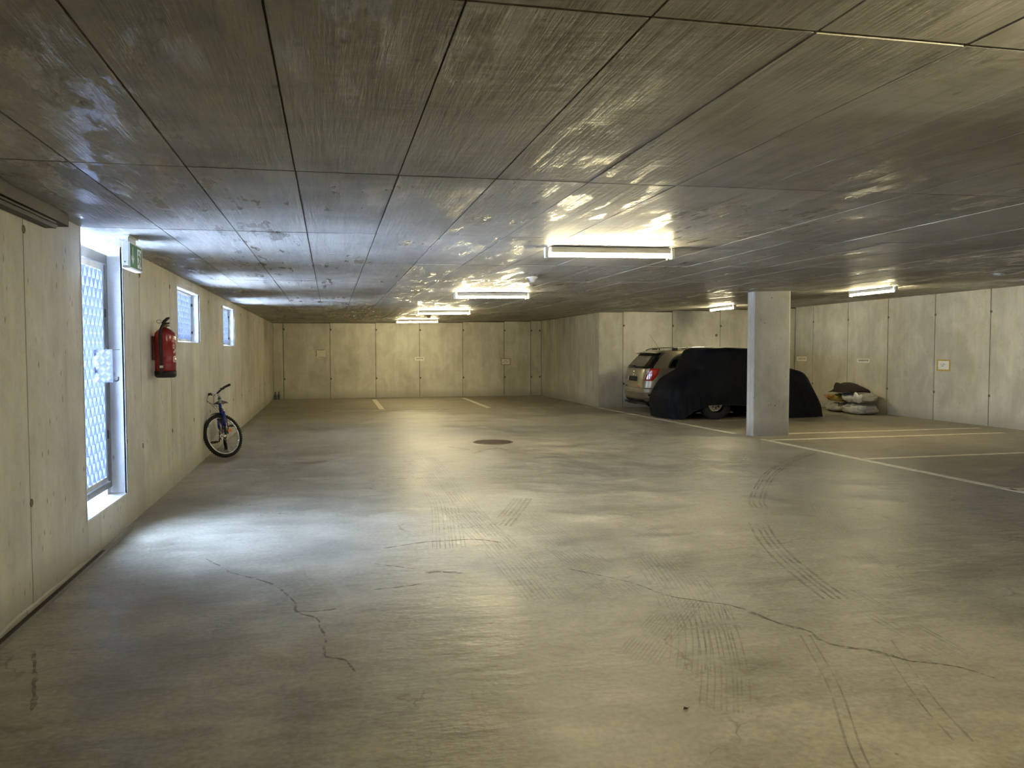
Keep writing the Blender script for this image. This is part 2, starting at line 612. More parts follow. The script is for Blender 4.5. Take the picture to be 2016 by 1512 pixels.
M_TAPE_BROWN = plain('brown_masking_tape', (0.20, 0.155, 0.07), 0.6, 0, 0.2, 18)
M_INK = plain('black_ink', (0.035, 0.03, 0.025), 0.6, 0, 0.1, 20)
M_INK_GREY = plain('faded_ink', (0.30, 0.29, 0.25), 0.7, 0, 0.2, 20)
M_GREEN = plain('safety_green', (0.008, 0.165, 0.055), 0.6, 0, 0.05, 6)
M_SIGNWHITE = plain('sign_pictogram_white', (0.86, 0.88, 0.84), 0.4, 0, 0.02, 6)
M_RED = plain('red_enamel', (0.34, 0.012, 0.010), 0.22, 0, 0.08, 8, coat=0.6)
M_REDDARK = plain('dark_red_bracket', (0.16, 0.012, 0.012), 0.4, 0, 0.1, 8)
M_LABEL = plain('pinkish_printed_label', (0.62, 0.42, 0.40), 0.5, 0, 0.15, 30)
M_IRON = plain('rusty_cast_iron', (0.105, 0.072, 0.048), 0.6, 0.3, 0.3, 14, bump=0.2)
M_CHROME = plain('polished_chrome', (0.82, 0.81, 0.79), 0.12, 1.0, 0.04, 8)
M_DARKMETAL = plain('dark_metal', (0.06, 0.06, 0.06), 0.4, 0.8, 0.1, 10)

# ------------------------------------------------------------------ setting: floor
fl = MB()
fl.box(-2.4, 12.7, YB - 0.3, 24.9, -0.25, 0.0)
floor = fl.build('floor', M_FLOOR, kind='structure')


def ribbon(pts, w, z=0.0012):
    """flat strip of varying width laid on the floor"""
    b = MB()
    pts = [Vector((p[0], p[1], 0)) for p in pts]
    vs = []
    k = len(pts)
    ws = w if isinstance(w, (list, tuple)) else [w] * k
    for i, p in enumerate(pts):
        a = (pts[min(i + 1, k - 1)] - pts[max(i - 1, 0)]).normalized()
        s = Vector((-a.y, a.x, 0)) * ws[i] / 2
        for q, h in ((p - s, z), (p + s, z), (p + s, -0.004), (p - s, -0.004)):
            vs.append((q.x, q.y, h))
    fs = []
    for i in range(k - 1):
        o, q = i * 4, i * 4 + 4
        fs += [(o, q, q + 1, o + 1), (o + 1, q + 1, q + 2, o + 2), (o + 3, o, q + 0, q + 3)]
    b.add(vs, fs)
    return b


def smooth_path(pts, n=8, jitter=0.0):
    out = []
    P = [Vector((*p, 0)) for p in pts]
    P = [P[0] * 2 - P[1]] + P + [P[-1] * 2 - P[-2]]
    for i in range(1, len(P) - 2):
        for j in range(n):
            t = j / n
            p0, p1, p2, p3 = P[i - 1:i + 3]
            q = 0.5 * ((2 * p1) + (p2 - p0) * t + (2 * p0 - 5 * p1 + 4 * p2 - p3) * t * t + (3 * p1 - p0 - 3 * p2 + p3) * t ** 3)
            out.append((q.x + random.uniform(-jitter, jitter), q.y + random.uniform(-jitter, jitter)))
    out.append((P[-2].x, P[-2].y))
    return out


# painted bay lines
for pts, w, m in [([(6.99, 5.4), (6.96, 8.0), (6.93, 11.55)], 0.105, M_LINE),
                  ([(6.93, 12.42), (6.80, 15.6), (6.66, 18.80)], 0.10, M_LINE),
                  ([(6.97, 9.13), (9.6, 9.15), (11.9, 9.17)], 0.10, M_LINE),
                  ([(6.90, 11.41), (9.4, 11.41), (11.6, 11.43)], 0.10, M_LINE),
                  ([(7.68, 12.22), (9.8, 12.22), (11.9, 12.25)], 0.085, M_LINE),
                  ([(6.98, 6.76), (9.4, 6.78), (11.8, 6.8)], 0.10, M_LINE),
                  ([(6.85, 14.82), (8.0, 14.78), (9.2, 14.76)], 0.08, M_FAINT),
                  ([(-1.58, 19.42), (2.5, 19.35), (6.78, 19.20)], 0.10, M_FAINT),
                  ([(1.245, 19.62), (1.27, 23.6)], 0.13, M_LINE),
                  ([(3.925, 19.45), (3.99, 23.7)], 0.13, M_LINE)]:
    ribbon(pts, w, 0.002).build('parking_line', m, floor)
ribbon([(-0.6, 9.18), (1.13, 8.94), (2.62, 8.58)], 0.05).build('parking_line', mat_alpha_mark('ghost_line_paint', (0.56, 0.52, 0.40), 0.45, 0.65, 6, 0.35), floor)

# cracks
for pts, w in [([(2.25, 4.05), (2.36, 3.71), (2.43, 3.58), (2.42, 3.44), (2.48, 3.34), (2.58, 3.27), (2.63, 3.18), (2.68, 3.11), (2.83, 3.02), (2.9, 2.87)], 0.026),
               ([(-0.87, 5.82), (-0.7, 5.51), (-0.66, 5.42), (-0.48, 5.23), (-0.33, 5.01), (-0.22, 4.68), (-0.2, 4.51), (-0.09, 4.38), (-0.07, 4.23), (-0.04, 4.07), (-0.04, 3.83), (0.05, 3.75), (0.1, 3.59)], 0.014),
               ([(1.55, 5.0), (1.84, 4.61), (1.94, 4.35), (2.02, 4.24), (2.25, 4.05)], 0.014),
               ([(0.37, 5.83), (0.67, 5.94), (0.87, 5.95), (1.1, 5.94), (1.26, 5.8)], 0.02),
               ([(0.24, 4.83), (0.42, 4.85), (0.55, 4.88)], 0.015), ([(0.28, 5.42), (0.54, 5.23)], 0.014),
               ([(0.58, 5.12), (0.70, 5.12), (0.84, 5.06)], 0.05),
               ([(-1.45, 4.23), (-1.37, 4.02), (-1.31, 3.84), (-1.25, 3.66), (-1.21, 3.51)], 0.022),
               ([(1.73, 11.82), (1.85, 11.6), (2.0, 11.32)], 0.03), ([(1.96, 10.92), (2.31, 11.37), (2.48, 11.45), (2.52, 11.07)], 0.035),
               ([(-0.2, 4.52), (-0.08, 4.5), (0.02, 4.52)], 0.014)]:
    p = smooth_path(pts, 5, w * 0.22)
    ws = [w * random.uniform(0.35, 1.15) for _ in p]
    ws[0] = ws[-1] = w * 0.15
    ribbon(p, ws, 0.0016).build('crack', M_CRACK, floor)

# tyre marks: several parallel tread stripes each
for pts, n, gap, w, m in [([(6.67, 9.83), (6.03, 9.3), (5.17, 8.39), (4.58, 7.62), (4.06, 6.86), (3.90, 6.53)], 4, 0.045, 0.022, M_RUBBER_MARK),
                          ([(3.55, 5.97), (3.32, 5.45), (3.14, 4.95), (3.04, 4.58), (2.97, 4.3), (2.91, 4.01)], 4, 0.045, 0.020, M_RUBBER_MARK),
                          ([(0.91, 10.8), (1.04, 9.19), (1.06, 8.0), (1.03, 7.21), (0.85, 5.71)], 4, 0.05, 0.018, M_RUBBER_FAINT),
                          ([(1.30, 11.5), (1.28, 9.3), (1.25, 7.6), (1.24, 5.6)], 3, 0.05, 0.018, M_RUBBER_FAINT),
                          ([(1.38, 6.36), (1.63, 6.94), (1.86, 7.5)], 5, 0.045, 0.022, M_RUBBER_MARK),
                          ([(2.40, 6.9), (2.47, 6.3), (2.47, 5.55)], 5, 0.04, 0.015, M_RUBBER_FAINT),
                          ([(2.28, 5.22), (2.14, 4.5), (1.92, 3.72)], 6, 0.05, 0.02, M_RUBBER_FAINT),
                          ([(2.55, 6.6), (2.62, 6.2), (2.66, 5.9)], 4, 0.05, 0.018, M_RUBBER_FAINT),
                          ([(2.38, 3.54), (2.14, 2.97), (1.88, 2.48), (1.78, 2.25)], 2, 0.05, 0.010, M_RUBBER_MARK),
                          ([(3.05, 4.2), (2.98, 3.6), (2.93, 3.13)], 3, 0.05, 0.012, M_RUBBER_FAINT),
                          ([(2.04, 4.21), (1.68, 3.78), (1.4, 3.43)], 5, 0.032, 0.018, M_RUBBER_FAINT),
                          ([(1.65, 6.82), (1.71, 5.36), (1.75, 4.38)], 5, 0.05, 0.014, M_RUBBER_FAINT),
                          ([(1.9, 3.89), (1.75, 3.55), (1.6, 3.26)], 3, 0.05, 0.010, M_RUBBER_FAINT),
                          ([(2.14, 4.09), (1.81, 3.33), (1.56, 2.85)], 4, 0.04, 0.010, M_RUBBER_FAINT),
                          ([(2.74, 3.38), (2.44, 2.74), (2.32, 2.42)], 2, 0.07, 0.009, M_RUBBER_MARK),
                          ([(1.14, 7.18), (1.24, 5.47), (1.25, 4.4)], 5, 0.05, 0.014, M_RUBBER_FAINT),
                          ([(4.6, 6.6), (4.1, 5.7), (3.75, 5.0), (3.5, 4.3)], 3, 0.05, 0.018, M_RUBBER_FAINT)]:
    b = MB()
    base = smooth_path(pts, 8, 0.0)
    if m is M_RUBBER_FAINT:
        n, gap, w = n * 2 + 1, gap * 0.62, 0.0085
    for i in range(n):
        off = (i - (n - 1) / 2) * gap + random.uniform(-.008, .008)
        q = []
        for k, p in enumerate(base):
            a = Vector(base[min(k + 1, len(base) - 1)]) - Vector(base[max(k - 1, 0)])
            a.normalize()
            q.append((p[0] - a.y * off, p[1] + a.x * off))
        r = ribbon(q, [w * random.uniform(.6, 1.2) for _ in q], 0.001)
        b.add(r.v, r.f)
    b.build('tyre_mark', m, floor)

# ------------------------------------------------------------------ setting: ceiling
GAP = 0.004
cb = MB()
xs = [-2.35 + 0.5 * i for i in range(31)]
ys = [YB - 0.4 + 2.2 * i for i in range(14)]
vb = [(x, y, cz(x, y) + 0.010) for x in xs for y in ys]
vt = [(x, y, cz(x, y) + 0.30) for x in xs for y in ys]
nx, ny = len(xs), len(ys)
fb = [(i * ny + j, i * ny + j + 1, (i + 1) * ny + j + 1, (i + 1) * ny + j) for i in range(nx - 1) for j in range(ny - 1)]
cb.add(vb + vt, fb + [tuple(reversed([k + nx * ny for k in f])) for f in fb] +
       [(i * ny, (i + 1) * ny, (i + 1) * ny + nx * ny, i * ny + nx * ny) for i in range(nx - 1)] +
       [((i + 1) * ny + ny - 1, i * ny + ny - 1, i * ny + ny - 1 + nx * ny, (i + 1) * ny + ny - 1 + nx * ny) for i in range(nx - 1)] +
       [(j + 1, j, j + nx * ny, j + 1 + nx * ny) for j in range(ny - 1)] +
       [((nx - 1) * ny + j, (nx - 1) * ny + j + 1, (nx - 1) * ny + j + 1 + nx * ny, (nx - 1) * ny + j + nx * ny) for j in range(ny - 1)])
ceiling = cb.build('ceiling', M_CJOINT, kind='structure')
colx = [-1.82] + [-1.155 + 0.5 * i for i in range(27)] + [XR + 0.02]
rowy = [YB, -2.016, -0.016] + [1.984 + 2 * i for i in range(12)]
rest = MB()
for j in range(len(rowy) - 1):
    y0, y1 = rowy[j], rowy[j + 1]
    y1 = min(y1, YF)
    for i in range(len(colx) - 1):
        x0, x1 = colx[i], colx[i + 1]
        if x1 - x0 < 0.05:
            continue
        if x0 > XS and y0 > YT:
            continue
        yy1 = y1
        if x0 > XS - 0.3 and y1 > YT > y0:
            yy1 = YT
        if y0 > YT and x1 > XS:
            x1 = XS
        gx = GAP * random.uniform(0.7, 1.3)
        dz = random.uniform(-0.0015, 0.0015)
        a0, a1, b0, b1 = x0 + gx, x1 - gx, y0 + 0.0075, yy1 - 0.0075
        low = [(x, y, cz(x, y) + dz) for x, y in ((a0, b0), (a1, b0), (a1, b1), (a0, b1))]
        hi = [(x, y, cz(x, y) + 0.013) for x, y in ((a0, b0), (a1, b0), (a1, b1), (a0, b1))]
        seen = y1 > 1.5 and x0 < 1.10 * y1 + 0.6
        if seen:
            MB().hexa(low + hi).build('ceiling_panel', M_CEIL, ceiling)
        else:
            rest.hexa(low + hi)
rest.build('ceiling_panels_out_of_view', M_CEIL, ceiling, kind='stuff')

# ------------------------------------------------------------------ setting: walls
# openings in the left wall: (y0, y1, z0, z1)
DOOR = (5.965, 7.06, 0.285, 2.345)
WIN1 = (9.455, 10.965, 1.578, 2.200)
WIN2 = (13.318, 14.790, 1.556, 2.200)
OPEN = [DOOR, WIN1, WIN2]


def cut_rects(y0, y1, z1, holes):
    ys = sorted({y0, y1} | {v for h in holes for v in h[:2] if y0 < v < y1})
    out = []
    for a, b in zip(ys, ys[1:]):
        c = (a + b) / 2
        hs = [h for h in holes if h[0] < c < h[1]]
        if not hs:
            out.append((a, b, 0.0, z1))
        else:
            h = hs[0]
            out.append((a, b, 0.0, h[2]))
            if h[3] < z1 - 0.03:
                out.append((a, b, h[3], z1))
    return out


bk = MB()
for a, b, z0, z1 in cut_rects(YB, YF + 0.25, 2.42, [(h[0] - .012, h[1] + .012, h[2] - .012, h[3] + .012) for h in OPEN]):
    bk.box(-1.95, XL - 0.010, a, b, z0 - (0.2 if z0 == 0 else 0), z1)
wall_left = bk.build('wall_left', M_JOINT, kind='structure')
joints = [YB] + [4.922 + 1.3685 * k for k in range(-5, 15)] + [YF]
joints = sorted(set(round(j, 4) for j in joints))
for a, b in zip(joints, joints[1:]):
    p = MB()
    g = 0.005
    for q in cut_rects(a + g, b - g, min(cz(XL, a), cz(XL, b)) + 0.004, OPEN):
        p.box(XL - 0.012, XL + random.uniform(-.0008, .0008), *q)
    p.build('wall_panel', M_WALL_L, wall_left)
# linings of the openings
for h in OPEN:
    y0, y1, z0, z1 = h
    r = MB()
    t = 0.014
    xa, xb = -1.96, XL + 0.003
    r.box(xa, xb, y0 - t, y0, z0 - t, z1 + t)
    r.box(xa, xb, y1, y1 + t, z0 - t, z1 + t)
    if h is DOOR:
        r.hexa([(xa, y0, z0 - .02), (xb, y0, z0 - t), (xb, y1, z0 - t), (xa, y1, z0 - .02), (xa, y0, z0 + .03), (xb, y0, z0), (xb, y1, z0), (xa, y1, z0 + .03)])
        r.box(xa, xb, y0, y1, z1 + 0.003, z1 + t)
    else:
        r.hexa([(xa, y0, z0 - t), (xb, y0, z0 - t), (xb, y1, z0 - t), (xa, y1, z0 - t), (xa, y0, z0 + .02), (xb, y0, z0), (xb, y1, z0), (xa, y1, z0 + .02)])
        r.box(xa, xb, y0, y1, z1, z1 + t)
    r.build('opening_lining', M_REVEAL, wall_left)
# raised fillet beside the door
MB().box(XL, XL + 0.006, DOOR[1] + 0.035, DOOR[1] + 0.047, 0.29, 2.34).build('form_ridge', M_REVEAL, wall_left)

tie = MB()
tie.lathe([(0.024, -0.004), (0.024, 0.0025), (0.015, 0.0035), (0.0, 0.002)], axis='X', n=12, smooth=False)
TIE_ME = tie.mesh('tie_hole', M_TIE)


def tie_hole(parent, x, y, z, rz, s=1.0):
    o = link('tie_hole', TIE_ME, parent, (x, y, z))
    o.rotation_euler = (0, 0, rz)
    o.scale = (1, s, s)


for y in joints[1:-1]:
    for z in (0.609, 2.162):
        if not any(h[0] - .05 < y < h[1] + .05 and h[2] - .05 < z < h[3] + .05 for h in OPEN):
            tie_hole(wall_left, XL, y + 0.012, z, 0)

# far wall
wall_far = MB().box(-2.0, XS + 0.25, YF + 0.010, YF + 0.25, -0.2, 2.47).build('wall_far', M_JOINT, kind='structure')
jf = [XL, -1.375, 0.0, 1.375, 2.735, 4.105, 5.450, 6.335, XS]
for a, b in zip(jf, jf[1:]):
    MB().box(a + .009, b - .009, YF, YF + .012, 0, min(cz(a, YF), cz(b, YF)) + .004).build('wall_panel', M_WALL, wall_far)
for x in jf[1:-1] + [6.62]:
    for z in (0.602, 2.102):
        tie_hole(wall_far, x + .02, YF, z, -PI / 2, 1.35)

# short side wall between the far bays and the parking recess
wall_side = MB().box(XS + 0.010, XS + 0.25, YT + 0.262, YF + 0.008, -0.2, 2.50).build('wall_side', M_JOINT, kind='structure')
js = [YT] + [YT + 0.5 * k for k in range(1, 12)] + [YF]
for a, b in zip(js, js[1:]):
    MB().box(XS + random.uniform(-.002, .002), XS + .012, a + .004, b - .004, 0, min(cz(XS, a), cz(XS, b)) + .004).build('wall_panel', M_WALL_S, wall_side)

# wall behind the estate car
wall_back = MB().box(XS + 0.013, XR + 0.30, YT + 0.010, YT + 0.26, -0.2, 2.75).build('wall_back', M_JOINT, kind='structure')
jb = [XS, 7.352, 8.721, 10.09, 11.46, XR]
for a, b in zip(jb, jb[1:]):
    MB().box(a + .008, b - .008, YT, YT + .012, 0, min(cz(a, YT), cz(b, YT)) + .004).build('wall_panel', M_WALL, wall_back)
for x in jb[1:-1]:
    for z in (0.6, 2.10):
        tie_hole(wall_back, x + .02, YT, z, -PI / 2, 1.2)
tie_hole(wall_back, 9.975, YT, 1.858, -PI / 2, 1.6)

# right wall
wall_right = MB().box(XR + 0.010, XR + 0.30, YB - 0.2, YT + 0.008, -0.2, 2.75).build('wall_right', M_JOINT, kind='structure')
jr = sorted([YT] + [18.144 - 1.41 * k for k in range(0, 15)] + [YB])
for a, b in zip(jr, jr[1:]):
    MB().box(XR, XR + .012, a + .010, b - .010, 0, min(cz(XR, a), cz(XR, b)) + .004).build('wall_panel', M_WALL, wall_right)
for y in jr[1:-1]:
    if y > 9:
        for z in (0.586, 2.201):
            tie_hole(wall_right, XR, y - .01, z, PI, 1.2)

# wall behind the camera
wall_front = MB().box(-2.0, XR + 0.3, YB - 0.25, YB, -0.2, 2.75).build('wall_front', M_WALL, kind='structure')

# ------------------------------------------------------------------ outside ground, seen only as light through the mesh, tinted blue for its bounce
outside = MB().box(-40, -1.96, -20, 45, -0.1, 0.20).build('outside_ground_1', plain('pale_blue_grey_paving', (0.46, 0.54, 0.66), 0.9, 0, 0.15, 3), kind='structure')


# ------------------------------------------------------------------ expanded metal
def expanded_metal(y0, y1, z0, z1, x, depth=0.030, pitch=0.056, rowh=0.0735, mb=None):
    b = mb or MB()
    ny_ = int(round((y1 - y0) / pitch))
    nz_ = int(round((z1 - z0) / rowh))
    py, pz = (y1 - y0) / ny_, (z1 - z0) / nz_
    amp = py * 0.30
    t = 0.0022
    for j in range(ny_ + 1):
        pts = []
        for k in range(nz_ + 1):
            s = 1 if (j + k) % 2 else -1
            y = min(max(y0 + j * py + s * amp, y0), y1)
            z = z0 + k * pz
            # dwell on the bond, then swing across
            pts += [(y, max(z - pz * 0.10, z0)), (y, min(z + pz * 0.10, z1))]
        o = len(b.v)
        for i, (y, z) in enumerate(pts):
            tw = 0.0
            b.v += [(x - depth / 2, y - t + tw, z), (x + depth / 2, y - t - tw, z), (x + depth / 2, y + t - tw, z), (x - depth / 2, y + t + tw, z)]
        for i in range(len(pts) - 1):
            q = o + i * 4
            for c in range(4):
                d = (c + 1) % 4
                b.f.append((q + c, q + d, q + 4 + d, q + 4 + c))
                b.sm.append(False)
                b.mi.append(0)
    return b


# door_1: steel door of expanded metal in the niche
door = link('door_1', None, None, (0, 0, 0), kind='structure')
y0, y1 = DOOR[0], DOOR[1]
fx0, fx1 = -1.84, -1.785
zb, zt = 0.345, 2.262
fr = MB()
fr.box(fx0, fx1, y1 - 0.045, y1, zb, zt)
fr.box(fx0, fx1, y0, y0 + 0.045, zb, zt)
fr.box(fx0, fx1, y0 + 0.045, y1 - 0.045, zt - 0.075, zt)
fr.box(fx0, fx1, y0 + 0.045, y1 - 0.045, zb, zb + 0.045)
fr.build('door_frame', M_FRAME, door)
foot = MB().box(fx0, -1.79, y1 - 0.12, y1 - 0.02, DOOR[2], zb).box(fx0, -1.79, y0 + .02, y0 + 0.12, DOOR[2], zb)
split_build(foot, 'frame_foot', M_STEEL, door)
lf = MB()
ly0, ly1, lz0, lz1 = y0 + 0.05, y1 - 0.05, zb + 0.052, zt - 0.082
lf.box(-1.835, -1.800, ly1 - 0.035, ly1, lz0, lz1)
lf.box(-1.835, -1.800, ly0, ly0 + 0.035, lz0, lz1)
lf.box(-1.835, -1.800, ly0 + .035, ly1 - .035, lz1 - 0.05, lz1)
lf.box(-1.835, -1.800, ly0 + .035, ly1 - .035, lz0, lz0 + 0.04)
leaf = lf.build('door_leaf', M_STEEL, door)
expanded_metal(ly0 + .035, ly1 - .035, lz0 + .04, lz1 - .05, -1.815).build('expanded_metal', M_MESH, leaf, kind='stuff')
hg = MB()
for z in (0.75, 1.75):
    hg.cyl((-1.795, y1 - 0.047, z), (-1.795, y1 - 0.047, z + 0.07), 0.008, n=10)
split_build(hg, 'hinge', M_DARKMETAL, door)
# lock guard of chequer plate
gd = MB()
gd.box(-1.772, -1.668, 6.700, 6.704, 1.228, 1.487)
gd.box(-1.772, -1.680, 6.704, 6.97, 1.484, 1.487)
gd.box(-1.772, -1.680, 6.704, 6.90, 1.228, 1.231)
gd.box(-1.800, -1.772, 6.700, 6.704, 1.228, 1.487)
guard = gd.build('lock_guard', plain('dull_aluminium_sheet', (0.10, 0.11, 0.15), 0.5, 0.2, 0.06, 20), door, label='bright chequer plate guard around the door lock')
tr = MB()
for iz in range(6):
    for ix in range(3):
        cx = -1.790 + 0.040 * ix + 0.012
        c_z = 1.252 + 0.0425 * iz
        s = 1 if (ix + iz) % 2 else -1
        for k in range(4):
            d = (k - 1.5) * 0.008
            px, pz = cx + d * 0.7, c_z - s * d * 0.7
            ax = Vector((s * 0.7, 0, 0.7))
            if not (-1.79 < px < -1.672 and 1.235 < pz < 1.48):
                continue
            L = 0.013
            p0 = Vector((px, 6.7005, pz)) - ax * L
            p1 = Vector((px, 6.7005, pz)) + ax * L
            p0.x, p1.x = max(p0.x, -1.797), min(max(p1.x, -1.797), -1.670)
            tr.cyl(p0, p1, 0.0016, n=5)
tr.build('tread_bar', plain('worn_bright_tread', (0.45, 0.46, 0.50), 0.4, 0.3, 0.05, 20), guard, kind='stuff')
hd = MB()
hd.cyl((-1.80, 6.93, 1.398), (-1.745, 6.93, 1.398), 0.009, n=10)
hd.tube([(-1.745, 6.93, 1.398), (-1.742, 6.88, 1.398), (-1.742, 6.80, 1.398)], 0.008, 8)
hd.build('door_handle', M_STEEL, door)
MB().tube([(-1.76, 6.90, 1.229), (-1.70, 6.93, 1.229), (-1.695, 6.965, 1.235), (-1.695, 6.975, 1.262)], 0.006, 8).build('lock_hook', M_DARKMETAL, door)

# window_1 and window_2: expanded metal in a steel frame
for i, h in enumerate((WIN1, WIN2)):
    w = link('window_%d' % (i + 1), None, None, (0, 0, 0), kind='structure')
    y0, y1, z0, z1 = h
    z0 += 0.014
    f = MB()
    f.box(-1.80, -1.772, y0 + .004, y0 + .03, z0, z1 - .004)
    f.box(-1.80, -1.772, y1 - .03, y1 - .004, z0, z1 - .004)
    f.box(-1.80, -1.772, y0 + .03, y1 - .03, z1 - .03, z1 - .004)
    f.box(-1.80, -1.772, y0 + .03, y1 - .03, z0, z0 + .025)
    fo = f.build('window_frame', M_STEEL, w)
    expanded_metal(y0 + .03, y1 - .03, z0 + .025, z1 - .03, -1.787, depth=0.032, pitch=0.052, rowh=0.068).build('expanded_metal', M_MESH, fo, kind='stuff')
    for z in (z0 + 0.10, z1 - 0.15):
        bl = MB().box(-1.785, -1.755, y1 - .016, y1, z, z + .035)
        bl.cyl((-1.77, y1 - .03, z + .017), (-1.77, y1, z + .017), 0.006, n=8)
        bl.build('fixing_bracket', M_DARKMETAL, w)

# ------------------------------------------------------------------ pillar
px0, px1, py0, py1 = 6.995, 7.690, 11.965, 12.185
pil = thing('pillar', 'flat concrete pillar standing in front of the black covered car', 'pillar', (px0, py0, 0))
pil['kind'] = 'structure'
w_, d_ = px1 - px0, py1 - py0
c_ = 0.016
prof = [(c_, 0), (w_ - c_, 0), (w_, c_), (w_, d_ - c_), (w_ - c_, d_), (c_, d_), (0, d_ - c_), (0, c_)]
b = MB()
zs = [0.0, 0.02, 1.2, 2.62]
n = len(prof)
for z in zs:
    for k, (x, y) in enumerate(prof):
        wob = 0.010 * mnoise.noise(Vector((x * 9, y * 9, 3))) if z < 0.01 else 0
        zz = z if z < 2.5 else cz(px0 + x, py0 + y) + 0.002
        b.v.append((x + wob, y + wob, zz))
for r in range(len(zs) - 1):
    for k in range(n):
        b.f.append((r * n + k, r * n + (k + 1) % n, (r + 1) * n + (k + 1) % n, (r + 1) * n + k))
b.f += [tuple(reversed(range(n))), tuple((len(zs) - 1) * n + k for k in range(n))]
b.sm = [False] * len(b.f)
b.mi = [0] * len(b.f)
b.build('pillar_shaft', M_PILLAR, pil)
MB().box(-0.0035, 0.0035, d_ * 0.42, d_ * 0.5, 0.01, cz(px0, py0) - 0.002).build('form_ridge', M_PILLAR, pil)
for x, z in ((0.20, 1.93), (0.42, 0.52), (0.33, 2.36)):
    t_ = link('tie_hole', TIE_ME, pil, (x, 0, z))
    t_.rotation_euler = (0, 0, -PI / 2)
    t_.scale = (1, .45, .45)

# ------------------------------------------------------------------ ceiling lamps
def make_lamp():
    r = thing('ceiling_lamp', 'lamp', 'lamp', group='fluorescent ceiling lamps')
    L = 1.165
    MB().bbox(-L / 2 + .03, L / 2 - .03, -0.047, 0.047, -0.054, -0.004, 0.005).build('lamp_housing', M_WHITE, r)
    for s in (-1, 1):
        e = MB().bbox(s * L / 2 - .016, s * L / 2 + .016, -0.026, 0.026, -0.098, -0.004, 0.006)
        e.build('lamp_socket', M_WHITE, r)
    MB().cyl((-L / 2 + .016, 0, -0.072), (L / 2 - .016, 0, -0.072), 0.0150, n=14).build('fluorescent_tube', M_TUBE, r)
    MB().cyl((L / 2 - .05, 0.0, -0.108), (L / 2 - .05, 0, -0.086), 0.007, n=8).build('starter', M_WHITE, r)
    return r


lamp0 = make_lamp()
LAMPS = [(2.40, 6.50, 0.0, 'nearest fluorescent batten of the row, largest bright tube under the ceiling'),
         (2.44, 11.81, 0.0, 'second fluorescent batten of the row, beyond the nearest large one'),
         (2.43, 17.00, 0.0, 'third fluorescent batten of the row, just above the last one'),
         (2.39, 21.95, 0.0, 'farthest fluorescent batten of the row, close to the far wall'),
         (9.12, 11.75, PI / 2, 'lit fluorescent batten right of the pillar, near the right wall'),
         (9.02, 16.85, PI / 2, 'lit fluorescent batten left of the pillar, above the covered car'),
         (2.40, 1.25, 0.0, 'fluorescent batten outside the picture, to the right of the viewpoint')]
for i, (x, y, rz, lab) in enumerate(LAMPS):
    o = lamp0 if i == 0 else copy_tree(lamp0)
    o.location = (x, y, cz(x, y))
    slope = math.atan(0.00884584 + 2 * 0.00130289 * x)
    o.rotation_euler = (0, -slope, 0) if rz == 0 else (0.0028, 0, rz)
    o['label'] = lab

# ------------------------------------------------------------------ detectors on the ceiling
det = thing('smoke_detector', 'small white cone shaped detector on the ceiling beside the nearest lamp', 'detector', (2.407, 9.234, cz(2.407, 9.234)))
MB().lathe([(0.0, 0.0), (0.066, 0.0), (0.066, -0.014), (0.052, -0.020)]).build('detector_base', M_WHITE, det)
MB().lathe([(0.052, -0.018), (0.048, -0.026), (0.028, -0.060), (0.018, -0.066), (0.0, -0.066)]).build('detector_head', M_WHITE, det)
det = thing('smoke_detector', 'flat white round detector on the ceiling near the right wall', 'detector', (8.95, 8.95, cz(8.95, 8.95)))
MB().lathe([(0.0, 0.0), (0.075, 0.0), (0.078, -0.012), (0.072, -0.022), (0.0, -0.026)]).build('detector_base', M_WHITE, det)
MB().lathe([(0.03, -0.022), (0.026, -0.030), (0.0, -0.032)], n=16).build('detector_head', M_WHITE, det)
det = thing('motion_sensor', 'small dark domed sensor on the ceiling beside the third lamp', 'sensor', (2.40, 19.40, cz(2.4, 19.4)))
MB().lathe([(0.0, 0.0), (0.055, 0.0), (0.055, -0.02), (0.045, -0.025)]).build('sensor_base', M_TIE, det)
MB().lathe([(0.045, -0.02), (0.04, -0.05), (0.02, -0.065), (0.0, -0.068)]).build('sensor_dome', M_TIE, det)

# ------------------------------------------------------------------ gate beam, upper rail and floor rail on the left
gb = thing('gate_beam', 'long dark grey steel beam under the ceiling at the upper left', 'beam', (-1.600, 5.45, 2.33))
bb = MB()
L = 7.6
zc = [cz(-1.62, 5.45), cz(-1.62, 5.45 - L)]
bb.hexa([(-0.068, -L, zc[1] - 2.33 - .075), (0.005, -L, zc[1] - 2.33 - .075), (0.005, 0, zc[0] - 2.33 - .075), (-0.068, 0, zc[0] - 2.33 - .075),
         (-0.068, -L, zc[1] - 2.33 - .002), (0.005, -L, zc[1] - 2.33 - .002), (0.005, 0, zc[0] - 2.33 - .002), (-0.068, 0, zc[0] - 2.33 - .002)])
bb.build('beam_bar', M_RAILGREY, gb)
MB().box(-0.072, 0.006, 0.0, 0.004, -0.075, 0.004).build('end_plate', M_FRAME, gb)

